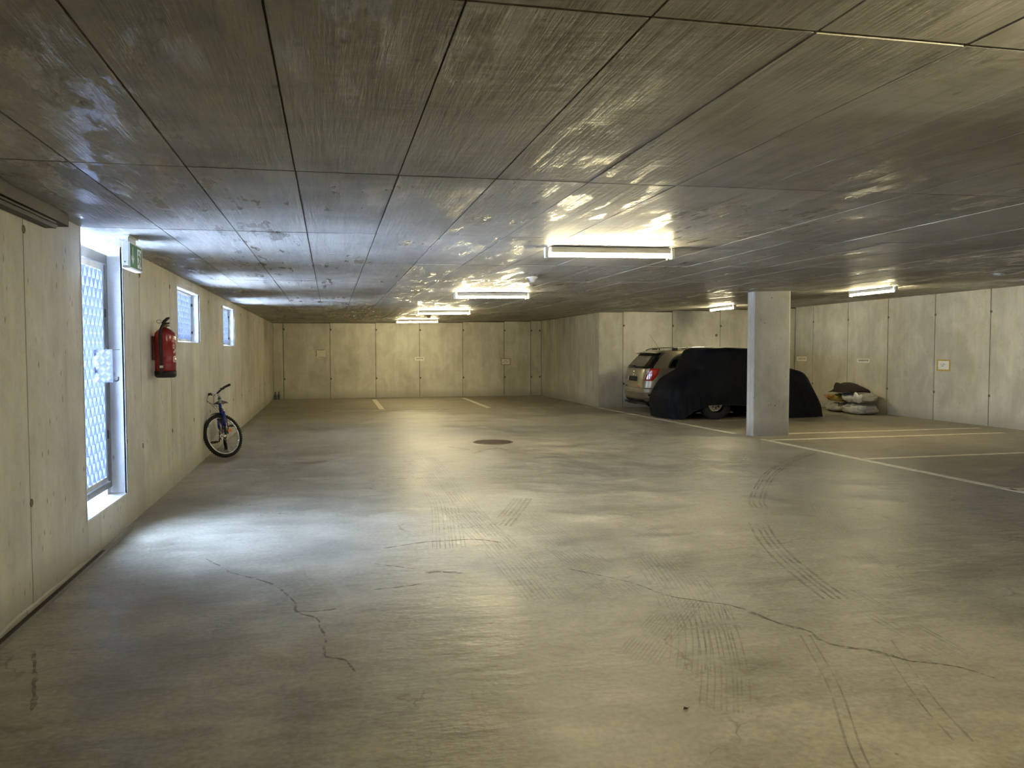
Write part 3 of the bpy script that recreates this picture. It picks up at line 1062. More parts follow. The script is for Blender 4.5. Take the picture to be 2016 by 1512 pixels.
gr = thing('gate_rail', 'aluminium sliding gate track hung on the wall below the beam', 'rail', (XL + 0.001, 5.28, 2.225))
rl = MB()
prof = [(0.0, 0.035), (0.062, 0.035), (0.062, 0.022), (0.058, 0.022), (0.058, 0.031), (0.004, 0.031), (0.004, 0.004), (0.058, 0.004), (0.058, 0.012), (0.062, 0.012), (0.062, -0.005), (0.0, -0.005)]
n = len(prof)
for y in (-L, 0.0):
    rl.v += [(x, y, z) for x, z in prof]
rl.f = [(k, (k + 1) % n, n + (k + 1) % n, n + k) for k in range(n)] + [tuple(range(n)), tuple(n + k for k in reversed(range(n)))]
rl.sm = [False] * len(rl.f)
rl.mi = [0] * len(rl.f)
rl.build('track_profile', M_RAILGREY, gr)
MB().box(0.064, 0.067, -L, 0.0, 0.010, 0.0135).build('track_lip', M_CHROME, gr)

fr_ = thing('floor_rail', 'low dark steel guide rail on the floor along the left wall', 'rail', (XL + 0.012, 6.95, 0.0))
MB().box(0.0, 0.052, -11.0, -0.7, 0.0, 0.004).build('rail_base', plain('rusty_dirty_steel', (0.055, 0.045, 0.034), 0.6, 0.4, 0.3, 6), fr_)
MB().box(0.052, 0.058, -11.0, 0.0, 0.0, 0.024).build('rail_lip', M_FRAME, fr_)
for k in range(8):
    MB().cyl((0.030, -0.9 - 0.85 * k, 0.004), (0.030, -0.9 - 0.85 * k, 0.010), 0.012, n=6, smooth=False).build('bolt', M_DARKMETAL, fr_)

# mortar lump along the foot of the left wall
lump = MB()
for k in range(46):
    y = 3.5 + k * 0.055
    h = max(0.006, 0.035 + 0.035 * mnoise.noise(Vector((y * 2.2, 1, 0))) - 0.016 * abs(y - 4.7))
    for x, z in ((XL, 0.0), (XL + 0.011, 0.0), (XL + 0.009, h * 0.7), (XL - 0.001, h)):
        lump.v.append((x, y, z))
for k in range(45):
    o = k * 4
    lump.f += [(o + 1, o + 5, o + 6, o + 2), (o + 2, o + 6, o + 7, o + 3)]
lump.sm = [False] * len(lump.f)
lump.mi = [0] * len(lump.f)
lump.build('mortar_fillet', M_WALL_L, wall_left)

# ------------------------------------------------------------------ exit sign
es = thing('exit_sign', 'green and white emergency exit sign hanging by the mesh door', 'sign', (-1.460, 6.470, 2.185))
MB().bbox(-0.026, 0.026, -0.195, 0.195, -0.100, 0.100, 0.004).build('sign_housing', M_WHITE, es)
MB().box(0.026, 0.0285, -0.186, 0.186, -0.088, 0.088).build('sign_panel', M_GREEN, es)
b = MB()
b.box(0.026, 0.0305, -0.193, 0.193, 0.088, 0.096).box(0.026, 0.0305, -0.193, 0.193, -0.096, -0.088)
b.box(0.026, 0.0305, -0.193, -0.186, -0.088, 0.088).box(0.026, 0.0305, 0.186, 0.193, -0.088, 0.088)
b.build('panel_rim', M_SIGNWHITE, es)
SF = frame_mat(Vector((0, 1, 0)), Vector((0, 0, 1)), Vector((1, 0, 0)), (0.0284, 0, 0))
ar = MB()
ar.prism([(-.106, .065), (-.090, .065), (-.090, -.030), (-.106, -.030)], 0.0012, SF)
ar.prism([(-.135, .004), (-.135, -.020), (-.098, -.068), (-.098, -.042)], 0.0012, SF)
ar.prism([(-.061, .004), (-.098, -.042), (-.098, -.068), (-.061, -.020)], 0.0012, SF)
ar.build('arrow', M_SIGNWHITE, es)
mn = MB()
mn.prism([(.045, -.075), (.045, .070), (.160, .070), (.160, .050), (.140, .050), (.140, -.055), (.160, -.055), (.160, -.075)], 0.0008, SF)
mn.build('doorway_symbol', M_SIGNWHITE, es)
mn = MB()
SF2 = frame_mat(Vector((0, 1, 0)), Vector((0, 0, 1)), Vector((1, 0, 0)), (0.0291, 0, 0))
mn.prism([(.095 + .014 * math.cos(t * PI / 6), .045 + .014 * math.sin(t * PI / 6)) for t in range(12)], 0.0012, SF2)
for poly in ([(.078, .028), (.108, .026), (.112, -.012), (.090, -.014)], [(.078, .028), (.058, .010), (.064, .002), (.084, .016)],
             [(.108, .026), (.128, .004), (.122, -.004), (.104, .012)], [(.090, -.014), (.104, -.014), (.078, -.048), (.056, -.046), (.057, -.038), (.074, -.038)],
             [(.100, -.014), (.112, -.012), (.126, -.040), (.124, -.070), (.113, -.070), (.114, -.042)]):
    mn.prism(poly, 0.0012, SF2)
mn.build('running_figure_symbol', M_GREEN, es)
b = MB().box(-0.010, 0.010, -0.15, 0.09, 0.100, 0.138)
b.box(-0.022, 0.022, -0.17, 0.11, 0.138, 0.1495)
b.build('mounting_bracket', M_WHITE, es)
MB().cyl((-0.004, -0.195, -0.052), (-0.004, -0.1985, -0.052), 0.005, n=10).build('test_button', M_BLACK, es)
MB().box(0.002, 0.020, -0.197, -0.195, -0.061, -0.043).build('indicator_plate', M_PAPER_OLD, es)
MB().box(-0.020, 0.020, -0.197, -0.195, -0.094, -0.080).build('type_plate', M_ALU, es)

# ------------------------------------------------------------------ fire extinguisher
fe = thing('fire_extinguisher', 'red fire extinguisher with black hose hung on the left wall', 'extinguisher', (-1.560, 8.15, 1.215))
RB = 0.096
MB().lathe([(0.0, 0.05), (RB, 0.05), (RB, 0.20), (RB - .003, 0.205), (RB - .003, 0.215), (RB, 0.22), (RB, 0.405), (RB - .006, 0.432), (RB - .026, 0.456), (0.045, 0.474), (0.026, 0.482), (0.0, 0.484)], n=32).build('cylinder_body', M_RED, fe)
MB().lathe([(0.0, 0.0), (RB - .012, 0.0), (RB - .008, 0.004), (RB + .003, 0.020), (RB + .004, 0.062), (RB, 0.064)], n=32).build('foot_ring', M_BLACK, fe)
v = MB().cyl((0, 0, .478), (0, 0, .520), 0.020, n=14).cyl((0, 0, .502), (0.045, -0.01, .502), 0.010, n=10)
v.build('valve', plain('brass', (0.30, 0.23, 0.10), 0.35, 0.9, 0.1, 12), fe)
v = MB()
v.tube([(-0.015, -0.02, .520), (0.0, -0.01, .545), (0.026, 0.0, .572), (0.045, 0.005, .580)], [0.014, 0.016, 0.014, 0.009], 8)
v.tube([(-0.012, -0.01, .515), (0.02, 0.0, .525), (0.045, 0.005, .528)], [0.010, 0.010, 0.008], 8)
v.build('squeeze_handle', M_BLACK, fe)
MB().tube([(-0.022 - 0.022 + 0.022 * math.cos(t * PI / 8), -0.03, .542 + 0.016 * math.sin(t * PI / 8)) for t in range(16)], 0.0022, 6, closed=True).build('safety_pin_ring', M_DARKMETAL, fe)
MB().tube([(0.0, -0.015, .512), (-0.010, -0.05, .508), (-0.022, -0.088, .46), (-0.024, -0.107, .38), (-0.022, -0.110, .28), (-0.018, -0.110, .18), (-0.014, -0.109, .10)], 0.0125, 10).build('hose', M_BLACK, fe)
MB().tube([(-0.014, -0.109, .105), (-0.012, -0.109, .080), (-0.012, -0.109, .045)], [0.014, 0.013, 0.011], 10).build('hose_nozzle', M_BLACK, fe)
MB().box(-0.029, -0.001, -0.123, -0.095, .095, .118).build('hose_clip', M_PAPER_OLD, fe)
v = MB().box(-0.112, -0.10, -0.04, 0.04, .17, .40).box(-0.10, -0.07, -0.03, 0.03, .33, .36)
v.build('wall_bracket', M_REDDARK, fe)
lb = MB()


def on_body(a0, a1, z0, z1, r):
    lb.grid(lambda u, w: (r * math.cos(a0 + (a1 - a0) * u), r * math.sin(a0 + (a1 - a0) * u), z0 + (z1 - z0) * w), 4, 1)


on_body(-0.72, -0.30, .345, .362, RB + .0012)
for z0, z1, a in ((.300, .322, -.62), (.280, .296, -.62), (.255, .275, -.35), (.238, .258, -.55), (.150, .205, -.60), (.148, .152, -.40)):
    on_body(a, a + 0.32, z0, z1, RB + .0012)
split_build(lb, 'printed_label', M_LABEL, fe)

# ------------------------------------------------------------------ notices and signs
def sheet(name, label, cat, W, H, ax, ay, az, loc, mat, curl=0.0, group=None):
    o = thing(name, label, cat, loc, group=group)
    o.matrix_world = frame_mat(ax, ay, az, loc)
    b = MB()

    def fn(u, v):
        x, y = (u - .5) * W, (v - .5) * H
        c = (abs(2 * u - 1) ** 3) * (abs(2 * v - 1) ** 3)
        sx = 1 - curl * 1.2 * (1 - abs(2 * v - 1) ** 2) * (abs(2 * u - 1) ** 4)
        sy = 1 - curl * 1.6 * (1 - abs(2 * u - 1) ** 2) * (abs(2 * v - 1) ** 4)
        return (x * sx, y * sy, 0.004 + 0.06 * curl * c)
    b.grid(fn, 10, 8, False)
    b.build('paper_sheet', mat, o)
    return o


X_, Y_, Z_ = Vector((1, 0, 0)), Vector((0, 1, 0)), Vector((0, 0, 1))


def name_plate(label, W, H, ax, az, loc, mat_ink):
    o = thing('name_plate', label, 'sign', loc, group='white name plates of the parking bays')
    o.matrix_world = frame_mat(ax, Z_, az, loc)
    MB().bbox(-W / 2, W / 2, -H / 2, H / 2, 0.0, 0.006, 0.0015).build('plate', M_SIGN, o)
    vs, fs = text_mb('GASSONI', H * 0.66, 0.0006, 0.0016)
    xs_ = [p.x for p in vs]
    k = W * 0.80 / (max(xs_) - min(xs_))
    cxm = (max(xs_) + min(xs_)) / 2
    b = MB()
    b.add([((p.x - cxm) * k, p.y + H * 0.03, 0.0066 + p.z) for p in vs], fs)
    b.build('lettering', mat_ink, o)
    return o


name_plate('white name plate on the right wall just above the covered car end', 0.44, 0.117, -Y_, -X_, (XR, 18.630, 1.228), M_INK_GREY)
name_plate('white name plate on the right wall above the plastic bags', 0.437, 0.092, -Y_, -X_, (XR, 16.140, 1.213), M_INK)
name_plate('white name plate in the middle of the far wall', 0.286, 0.105, X_, -Y_, (2.733, YF, 1.204), M_INK)

nt = sheet('notice', 'white notice framed with yellow tape on the right wall', 'notice', 0.30, 0.185, -Y_, Z_, -X_, (XR, 13.652, 1.150), M_PAPER)
b = MB()
for q in ((-.18, .18, .088, .122), (-.18, .18, -.122, -.088), (-.182, -.146, -.09, .09), (.146, .182, -.09, .09)):
    b.box(q[0], q[1], q[2], q[3], 0.0042, 0.0055)
split_build(b, 'tape_border', M_TAPE, nt)
b = MB()
for x0, x1, y0, y1 in ((-.085, -.045, .018, .030), (-.025, .040, .014, .028), (-.060, .012, -.020, -.008)):
    b.box(x0, x1, y0, y1, .0042, .0048)
split_build(b, 'faded_writing', M_INK_GREY, nt)

nt = sheet('notice', 'pale curling notice on the left part of the far wall', 'notice', 0.29, 0.225, X_, Z_, -Y_, (-0.265, YF, 1.372), M_PAPER_OLD, 0.12)
split_build(MB().box(-.155, -.135, -.09, .104, 0.001, .0036).box(-.155, .10, .105, .118, .001, .0036), 'tape_border', M_TAPE_BROWN, nt)
nt = sheet('notice', 'white notice with brown taped edge on the right part of the far wall', 'notice', 0.275, 0.18, X_, Z_, -Y_, (5.502, YF, 1.098), M_PAPER_OLD)
b = MB()
for q in ((-.152, .152, .089, .104), (-.152, .152, -.104, -.089), (-.154, -.137, -.09, .09), (.137, .154, -.09, .09)):
    b.box(q[0], q[1], q[2], q[3], 0.0042, 0.0055)
split_build(b, 'tape_border', M_TAPE_BROWN, nt)
b = MB()
for x0, x1, y0, y1 in ((-.03, .03, .020, .035), (-.075, -.040, -.020, .0), (.03, .075, -.015, .003)):
    b.box(x0, x1, y0, y1, .0042, .0048)
split_build(b, 'faded_writing', M_INK_GREY, nt)

# ------------------------------------------------------------------ manhole cover
mh = thing('manhole_cover', 'round rusty cast iron manhole cover in the middle of the floor', 'manhole', (2.530, 12.21, 0))
MB().lathe([(0.322, 0.0), (0.322, 0.005), (0.300, 0.006), (0.298, 0.001)], n=48).build('frame_ring', M_IRON, mh)
MB().lathe([(0.294, 0.0), (0.294, 0.0045), (0.0, 0.0045)], n=48).build('lid', M_IRON, mh)
st = MB()
for i in range(-9, 10):
    for j in range(-9, 10):
        x, y = i * 0.03, j * 0.03
        if x * x + y * y < 0.278 ** 2:
            st.box(x - .009, x + .009, y - .009, y + .009, 0.0045, 0.0085)
st.build('tread_stud', M_IRON, mh, kind='stuff')
MB().box(.245, .275, -.02, .02, .0045, .0095).build('lifting_key_slot', M_DARKMETAL, mh)

# ------------------------------------------------------------------ dry leaf on the floor
lf_ = thing('dry_leaf', 'small dark curled leaf lying on the bare floor in front', 'leaf', (1.410, 2.905, 0.001), (0, 0, 0.4))
b = MB()
b.grid(lambda u, v: ((u - .5) * .030, (v - .5) * .014 * math.sin(PI * min(max(u, .06), .94)), 0.001 + .007 * (2 * v - 1) ** 2 * math.sin(PI * u) + .002 * math.sin(7 * u)), 8, 6)
b.build('leaf_blade', plain('brown_leaf', (0.030, 0.018, 0.010), 0.7, 0, 0.3, 60), lf_)
MB().tube([(.014, 0, .002), (.020, .001, .003), (.025, .003, .002)], .0008, 5).build('leaf_stalk', plain('leaf_stalk_brown', (0.05, 0.03, 0.015), 0.7), lf_)

# ------------------------------------------------------------------ bottles in the far left corner
GL = plain('greenish_clear_plastic', (0.20, 0.22, 0.19), 0.2, 0, 0.1, 20, trans=0.35)


def make_bottle():
    r = thing('bottle', 'x', 'bottle', group='bottles in the far left corner')
    MB().lathe([(0.0, 0.0), (0.034, 0.0), (0.037, 0.006), (0.037, 0.045), (0.034, 0.052), (0.037, 0.06), (0.037, 0.125), (0.034, 0.14), (0.017, 0.185), (0.013, 0.195), (0.013, 0.21), (0.0, 0.21)], n=20).build('bottle_body', GL, r)
    MB().lathe([(0.0375, 0.065), (0.0378, 0.067), (0.0378, 0.118), (0.0375, 0.12)], n=20).build('bottle_label', plain('bottle_label_dark', (0.06, 0.07, 0.07), 0.5), r)
    MB().lathe([(0.0, 0.205), (0.0165, 0.205), (0.0165, 0.232), (0.014, 0.236), (0.0, 0.236)], n=16).build('bottle_cap', M_BLACK, r)
    return r


b0 = make_bottle()
b0.location = (-1.600, 24.22, 0)
b0['label'] = 'small dark capped bottle in the far left corner, nearer the left wall'
b1 = copy_tree(b0)
b1.location = (-1.512, 24.33, 0)
b1['label'] = 'small dark capped bottle in the far left corner, slightly farther right'

# ------------------------------------------------------------------ bicycle
bk_ = thing('bicycle', 'blue and black childrens bicycle leaning on the left wall, wheel turned', 'bicycle', (-1.530, 12.27, 0.0))
bk_.rotation_mode = 'XYZ'
lean = math.radians(5.0)
bk_.matrix_world = Matrix.Translation((-1.530, 12.27, 0.0)) @ Matrix.Rotation(math.atan2(-0.99, 0.117), 4, 'Z') @ Matrix.Rotation(lean, 4, 'X')
WR = 0.305
M_BLUE = plain('glossy_blue_paint', (0.012, 0.022, 0.26), 0.25, 0, 0.05, 6, coat=0.5)
M_BIKESILVER = plain('silver_fork_paint', (0.42, 0.44, 0.47), 0.3, 0.7, 0.05, 10)
M_TEAL = plain('teal_paint', (0.02, 0.16, 0.17), 0.35, 0, 0.1, 10)
M_ORANGE = plain('orange_reflector', (0.85, 0.22, 0.01), 0.2, 0, 0.1, 40)


def wheel(parent, name, T, spokes=28):
    """wheel lying in the local xz plane round the origin, then moved by T"""
    def put(mb):
        mb.v = [tuple(T @ Vector(p)) for p in mb.v]
        return mb
    t = MB()
    ring = [(WR - .025 + .025 * math.cos(a), .024 * math.sin(a)) for a in [2 * PI * k / 10 for k in range(11)]]
    t.lathe(ring, axis='Y', n=48)
    root = put(t).build(name, M_RUBBER, parent)
    kn = MB()
    for k in range(60):
        a = 2 * PI * k / 60
        for s in (-1, 1):
            c = Vector((WR * math.cos(a + s * .025), s * .011, WR * math.sin(a + s * .025)))
            e = Vector((math.cos(a), 0, math.sin(a)))
            f = Vector((-math.sin(a), 0, math.cos(a)))
            y = Vector((0, 1, 0))
            kn.hexa([c - f * .007 - y * .007 - e * .004, c + f * .007 - y * .007 - e * .004, c + f * .007 + y * .007 - e * .004, c - f * .007 + y * .007 - e * .004,
                     c - f * .006 - y * .006 + e * .003, c + f * .006 - y * .006 + e * .003, c + f * .006 + y * .006 + e * .003, c - f * .006 + y * .006 + e * .003])
    put(kn).build('tyre_knob', M_RUBBER, root, kind='stuff')
    r = MB()
    rr = WR - 0.045
    r.lathe([(rr - .014, -.009), (rr + .002, -.013), (rr + .004, 0), (rr + .002, .013), (rr - .014, .009), (rr - .016, 0), (rr - .014, -.009)], axis='Y', n=48)
    put(r).build('rim', M_ALU, root)
    h = MB().cyl((0, -.045, 0), (0, .045, 0), .014, n=14).cyl((0, -.035, 0), (0, -.029, 0), .025, n=14).cyl((0, .029, 0), (0, .035, 0), .025, n=14)
    h.cyl((0, -.062, 0), (0, .062, 0), .005, n=8)
    put(h).build('hub', M_ALU, root)
    s = MB()
    for k in range(spokes):
        a = 2 * PI * k / spokes
        sd = .030 if k % 2 else -.030
        b_ = a + (.55 if (k // 2) % 2 else -.55)
        s.cyl((.023 * math.cos(b_), sd, .023 * math.sin(b_)), ((rr - .010) * math.cos(a), 0, (rr - .010) * math.sin(a)), .0014, n=4, cap=False)
    put(s).build('spoke', M_ALU, root, kind='stuff')
    return root


rear_hub = Vector((0, 0, WR))
front_hub = Vector((.95, 0, WR))
BBp = Vector((.40, 0, .275))
seat_top = Vector((.245, 0, .60))
hb, ht = Vector((.838, 0, .625)), Vector((.800, 0, .740))
wheel(bk_, 'rear_wheel', Matrix.Translation(rear_hub))
fm = MB()
fm.tube([BBp, seat_top], .017, 12)
fm.tube([BBp, hb + Vector((-.01, 0, .01))], .020, 12)
fm.tube([seat_top - Vector((-.01, 0, .05)), ht - Vector((0.0, 0, .03))], .016, 12)
for s in (-1, 1):
    fm.tube([BBp + Vector((0, s * .03, 0)), rear_hub + Vector((.05, s * .058, .005)), rear_hub + Vector((0, s * .058, 0))], .009, 8)
    fm.tube([seat_top - Vector((-.01, -s * .015, .05)), rear_hub + Vector((.06, s * .055, .09)), rear_hub + Vector((0, s * .058, 0))], .008, 8)
fm.cyl(hb, ht, .020, n=14)
fm.cyl(BBp - Vector((0, .04, 0)), BBp + Vector((0, .04, 0)), .022, n=14)
fm.build('frame', M_BLUE, bk_)
MB().tube([seat_top - Vector((-.005, 0, .02)), Vector((.215, 0, .715))], .013, 10).build('seat_post', M_ALU, bk_)
sd = MB()
sd.grid(lambda u, v: (.08 + .25 * u, (v - .5) * (.16 * (1 - u) ** 1.3 + .05), .735 + .012 * math.sin(PI * u) - .04 * abs(2 * v - 1) ** 2.5), 10, 8)
sd.grid(lambda u, v: (.08 + .25 * u, (.5 - v) * (.16 * (1 - u) ** 1.3 + .05), .715 + .006 * math.sin(PI * u) - .025 * abs(2 * v - 1) ** 2.5), 10, 8)
sd.build('saddle', M_BLACK, bk_)
# drive
cw = MB().lathe([(.060, -.003), (.084, -.003), (.086, 0), (.084, .003), (.060, .003), (.060, -.003)], BBp + Vector((0, -.048, 0)), 'Y', 32)
for k in range(5):
    a = 2 * PI * k / 5
    cw.tube([BBp + Vector((0, -.048, 0)), BBp + Vector((.065 * math.cos(a), -.048, .065 * math.sin(a)))], .006, 6)
cw.build('chainring', M_DARKMETAL, bk_)
ca = math.radians(-38)
for s, nm in ((-1, 0), (1, PI)):
    d = Vector((math.cos(ca + nm), 0, math.sin(ca + nm)))
    p0 = BBp + Vector((0, s * .055, 0))
    p1 = p0 + d * .15 + Vector((0, s * .015, 0))
    MB().tube([p0, p0 + d * .07 + Vector((0, s * .004, 0)), p1], [.012, .010, .011], 8).build('crank_arm', M_DARKMETAL, bk_)
    pe = MB()
    c = p1 + Vector((0, s * .065, 0))
    pe.bbox(c.x - .045, c.x - .030, c.y - .045, c.y + .045, c.z - .013, c.z + .013, .003)
    pe.bbox(c.x + .030, c.x + .045, c.y - .045, c.y + .045, c.z - .013, c.z + .013, .003)
    for k in (-.042, 0.0, .042):
        pe.box(c.x - .031, c.x + .031, c.y + k - .004, c.y + k + .004, c.z - .009, c.z + .009)
    pe.cyl(p1, c + Vector((0, s * .04, 0)), .008, n=8)
    pe.build('pedal', M_BLACK, bk_)
chn = MB()
for z in (.080, -.080):
    chn.tube([BBp + Vector((0, -.048, z)), rear_hub + Vector((0, -.040, z * .45))], .004, 6)
chn.build('chain', M_DARKMETAL, bk_)
MB().lathe([(.0, -.008), (.042, -.006), (.040, .006), (.0, .008)], rear_hub + Vector((0, -.040, 0)), 'Y', 20).build('sprocket', M_DARKMETAL, bk_)
# steering assembly turned to the rider's left
axis = (ht - hb).normalized()
ST = Matrix.Translation(hb) @ Matrix.Rotation(math.radians(-52), 4, axis) @ Matrix.Translation(-hb)
fw = wheel(bk_, 'front_wheel', ST @ Matrix.Translation(front_hub))


def turn(mb):
    mb.v = [tuple(ST @ Vector(p)) for p in mb.v]
    return mb


crown = hb - axis * .030
fk = MB()
fk.tube([crown + Vector((0, -.062, 0)), crown + Vector((0, .062, 0))], .020, 10)
for s in (-1, 1):
    top = crown + Vector((0, s * .060, .02))
    fk.tube([top, top.lerp(front_hub + Vector((0, s * .060, 0)), .62)], .021, 12)
fko = turn(fk).build('fork', M_BLUE, bk_)
fk = MB()
for s in (-1, 1):
    top = crown + Vector((0, s * .060, .02))
    e = front_hub + Vector((0, s * .060, 0))
    fk.tube([top.lerp(e, .60), e], [.015, .013], 10)
turn(fk).build('fork_slider', M_BLACK, bk_)
fk = MB().tube([ht - axis * .01, ht + axis * .09], .019, 12)
turn(fk).build('steerer_collar', M_BIKESILVER, bk_)
fk = MB().tube([ht + axis * .06, ht + axis * .075], .024, 12)
turn(fk).build('headset_ring', M_TEAL, bk_)
bc = ht + axis * .135 + Vector((.055, 0, .015))
turn(MB().tube([ht + axis * .08, ht + axis * .13, bc], [.015, .016, .014], 10)).build('stem', M_BIKESILVER, bk_)
HBL = .285
br = MB()
br.tube([bc + Vector((-.045, -HBL, .045)), bc + Vector((-.03, -.17, .042)), bc + Vector((-.008, -.08, .012)), bc, bc + Vector((-.008, .08, .012)), bc + Vector((-.03, .17, .042)), bc + Vector((-.045, HBL, .045))], .0115, 10)
turn(br).build('handlebar', M_DARKMETAL, bk_)
for s in (-1, 1):
    g = MB().tube([bc + Vector((-.034, s * .175, .042)), bc + Vector((-.040, s * .23, .044)), bc + Vector((-.046, s * (HBL + .006), .045))], [.017, .0165, .018], 10)
    turn(g).build('grip', M_BLACK, bk_)
    g = MB().bbox(bc.x - .045, bc.x - .005, bc.y + s * .135 - .015, bc.y + s * .135 + .015, bc.z + .018, bc.z + .050, .004)
    g.tube([bc + Vector((-.01, s * .14, .03)), bc + Vector((.028, s * .165, .022)), bc + Vector((.030, s * .25, .020))], .006, 6)
    turn(g).build('brake_lever', M_BLACK, bk_)
g = MB().bbox(bc.x + .030, bc.x + .075, bc.y + .02, bc.y + .075, bc.z - .03, bc.z + .015, .008)
turn(g).build('headlight', M_WHITE, bk_)
g = MB()
g.tube([bc + Vector((.02, -.14, .03)), bc + Vector((.10, -.10, -.02)), bc + Vector((.09, -.04, -.14)), crown + Vector((.03, 0, .05))], .0028, 6)
g.tube([bc + Vector((.02, .14, .03)), bc + Vector((.11, .08, -.03)), bc + Vector((.08, .0, -.13)), crown + Vector((-.02, -.03, .06))], .0028, 6)
g.tube([bc + Vector((.01, -.12, .03)), bc + Vector((.13, -.06, -.06)), bc + Vector((.05, .03, -.18)), crown + Vector((-.05, .02, .06))], .0028, 6)
turn(g).build('brake_cable', M_BLACK, bk_)
g = MB()
arc = [(front_hub + Vector(((WR + .020) * math.cos(a), 0, (WR + .020) * math.sin(a)))) for a in [math.radians(78 + k * 6) for k in range(8)]]
vs = []
for p in arc:
    vs += [p + Vector((0, -.028, -.006)), p + Vector((0, 0, .006)), p + Vector((0, .028, -.006))]
g.add(vs, [(3 * k + i, 3 * k + 3 + i, 3 * k + 4 + i, 3 * k + 1 + i) for k in range(7) for i in range(2)], True)
turn(g).build('mudguard', M_BLACK, bk_)
g = MB()
for s in (-1, 1):
    g.bbox(crown.x - .02, crown.x + .015, s * .048 - .012, s * .048 + .012, crown.z - .13, crown.z - .03, .005)
    g.tube([Vector((crown.x, s * .05, crown.z - .04)), Vector((crown.x - .01, s * .02, crown.z + .03))], .006, 6)
turn(g).build('brake_arm', M_BLACK, bk_)
g = MB()
rc = front_hub + Vector((.135 * math.cos(2.85), .006, .135 * math.sin(2.85)))
g.bbox(rc.x - .030, rc.x + .030, rc.y - .010, rc.y + .010, rc.z - .018, rc.z + .018, .004)
turn(g).build('spoke_reflector', M_ORANGE, bk_)

# ------------------------------------------------------------------ helper: body from stacked outlines
def spow(c, e):
    return math.copysign(abs(c) ** e, c)


class Stack:
    """levels (z, x_rear, x_front, half_width, exponent): rounded outlines stacked upwards"""
    def __init__(self, levels):
        self.L = levels

    def at(self, z):
        L = self.L
        if z <= L[0][0]:
            return L[0][1:]
        for a, b in zip(L, L[1:]):
            if z <= b[0]:
                t = (z - a[0]) / (b[0] - a[0])
                return tuple(p + (q - p) * t for p, q in zip(a[1:], b[1:]))
        return L[-1][1:]

    def p(self, ang, z, off=0.0):
        xr, xf, w, n = self.at(z)
        c, s = math.cos(ang), math.sin(ang)
        hx = (xf - xr) / 2 + off
        return Vector(((xr + xf) / 2 + hx * spow(c, 2 / n), (w + off) * spow(s, 2 / n), z))

    def side(self, x, z, off=0.0, sgn=-1):
        xr, xf, w, n = self.at(z)
        u = min(abs((x - (xr + xf) / 2) / ((xf - xr) / 2)), 1.0)
        return Vector((x, sgn * (w * (1 - u ** n) ** (1 / n) + off), z))

    def rear(self, y, z, off=0.0):
        xr, xf, w, n = self.at(z)
        u = min(abs(y / w), 1.0)
        return Vector(((xr + xf) / 2 - (xf - xr) / 2 * (1 - u ** n) ** (1 / n) - off, y, z))


# ------------------------------------------------------------------ estate car
CARX, CARY = 7.04, 17.60
car = thing('estate_car', 'gold beige estate car parked behind the black cover, rear facing left', 'car', (CARX, CARY, 0))
BODY = Stack([(0.21, .16, 4.05, .70, 5), (0.27, .06, 4.18, .775, 5), (0.36, .015, 4.24, .80, 5.5), (0.48, .0, 4.25, .82, 6), (0.565, .005, 4.25, .828, 6),
              (0.585, .03, 4.24, .825, 6), (0.70, .045, 4.22, .83, 6), (0.80, .055, 4.15, .83, 6), (0.90, .07, 4.00, .828, 6), (0.98, .085, 3.55, .822, 6),
              (1.04, .10, 3.28, .812, 6), (1.08, .125, 3.20, .80, 6), (1.20, .225, 3.02, .755, 6), (1.32, .34, 2.84, .71, 6), (1.40, .425, 2.70, .675, 6),
              (1.44, .49, 2.60, .635, 6), (1.468, .62, 2.45, .56, 5), (1.482, .85, 2.25, .45, 4), (1.488, 1.2, 2.0, .25, 3)])
M_PAINT = NT('gold_beige_metallic_paint')
M_PAINT = M_PAINT.set(color=(0.27, 0.235, 0.165), metal=0.55, rough=0.30, coat=0.9, coat_rough=0.04)
M_CARGLASS = mat_glass('tinted_car_glass', (0.30, 0.31, 0.26))
M_REARGLASS = mat_glass('dark_rear_glass', (0.12, 0.125, 0.10), 0.3)
M_TRIM = plain('black_window_trim', (0.010, 0.010, 0.010), 0.3, 0, 0.1, 10)
M_CARSEAT = plain('dark_seat_fabric', (0.022, 0.022, 0.024), 0.9, 0, 0.2, 30)


def lerp_tab(tab, x):
    if x <= tab[0][0]:
        return tab[0][1]
    for a, b in zip(tab, tab[1:]):
        if x <= b[0]:
            return a[1] + (b[1] - a[1]) * (x - a[0]) / (b[0] - a[0])
    return tab[-1][1]


# glazed areas: side windows x0,x1 with lower and upper edge; rear screen by half width
QW_TOP = [(.62, 1.085), (.66, 1.16), (.74, 1.255), (.85, 1.33), (1.0, 1.378), (1.2, 1.400), (3.0, 1.40)]
SIDE_WINS = [(.62, 1.02, lambda x: 1.065, lambda x: lerp_tab(QW_TOP, x)),
             (1.09, 1.86, lambda x: 1.055, lambda x: 1.402),
             (1.94, 2.78, lambda x: 1.045, lambda x: min(1.405, 1.405 - (x - 2.45) * .85))]
RZ0, RZ1 = 1.075, 1.378


def rear_hw(z):
    return .675 - (z - RZ0) * .32


def in_glass(p):
    for x0, x1, lo, hi in SIDE_WINS:
        if x0 < p.x < x1 and lo(p.x) < p.z < hi(p.x) and abs(p.y) > .52:
            return True
    if RZ0 < p.z < RZ1 and abs(p.y) < rear_hw(p.z) and p.x < .6:
        return True
    if 1.06 < p.z < 1.40 and p.x > 2.45 and abs(p.y) < .68 - (p.z - 1.06) * .3:
        return True
    return False


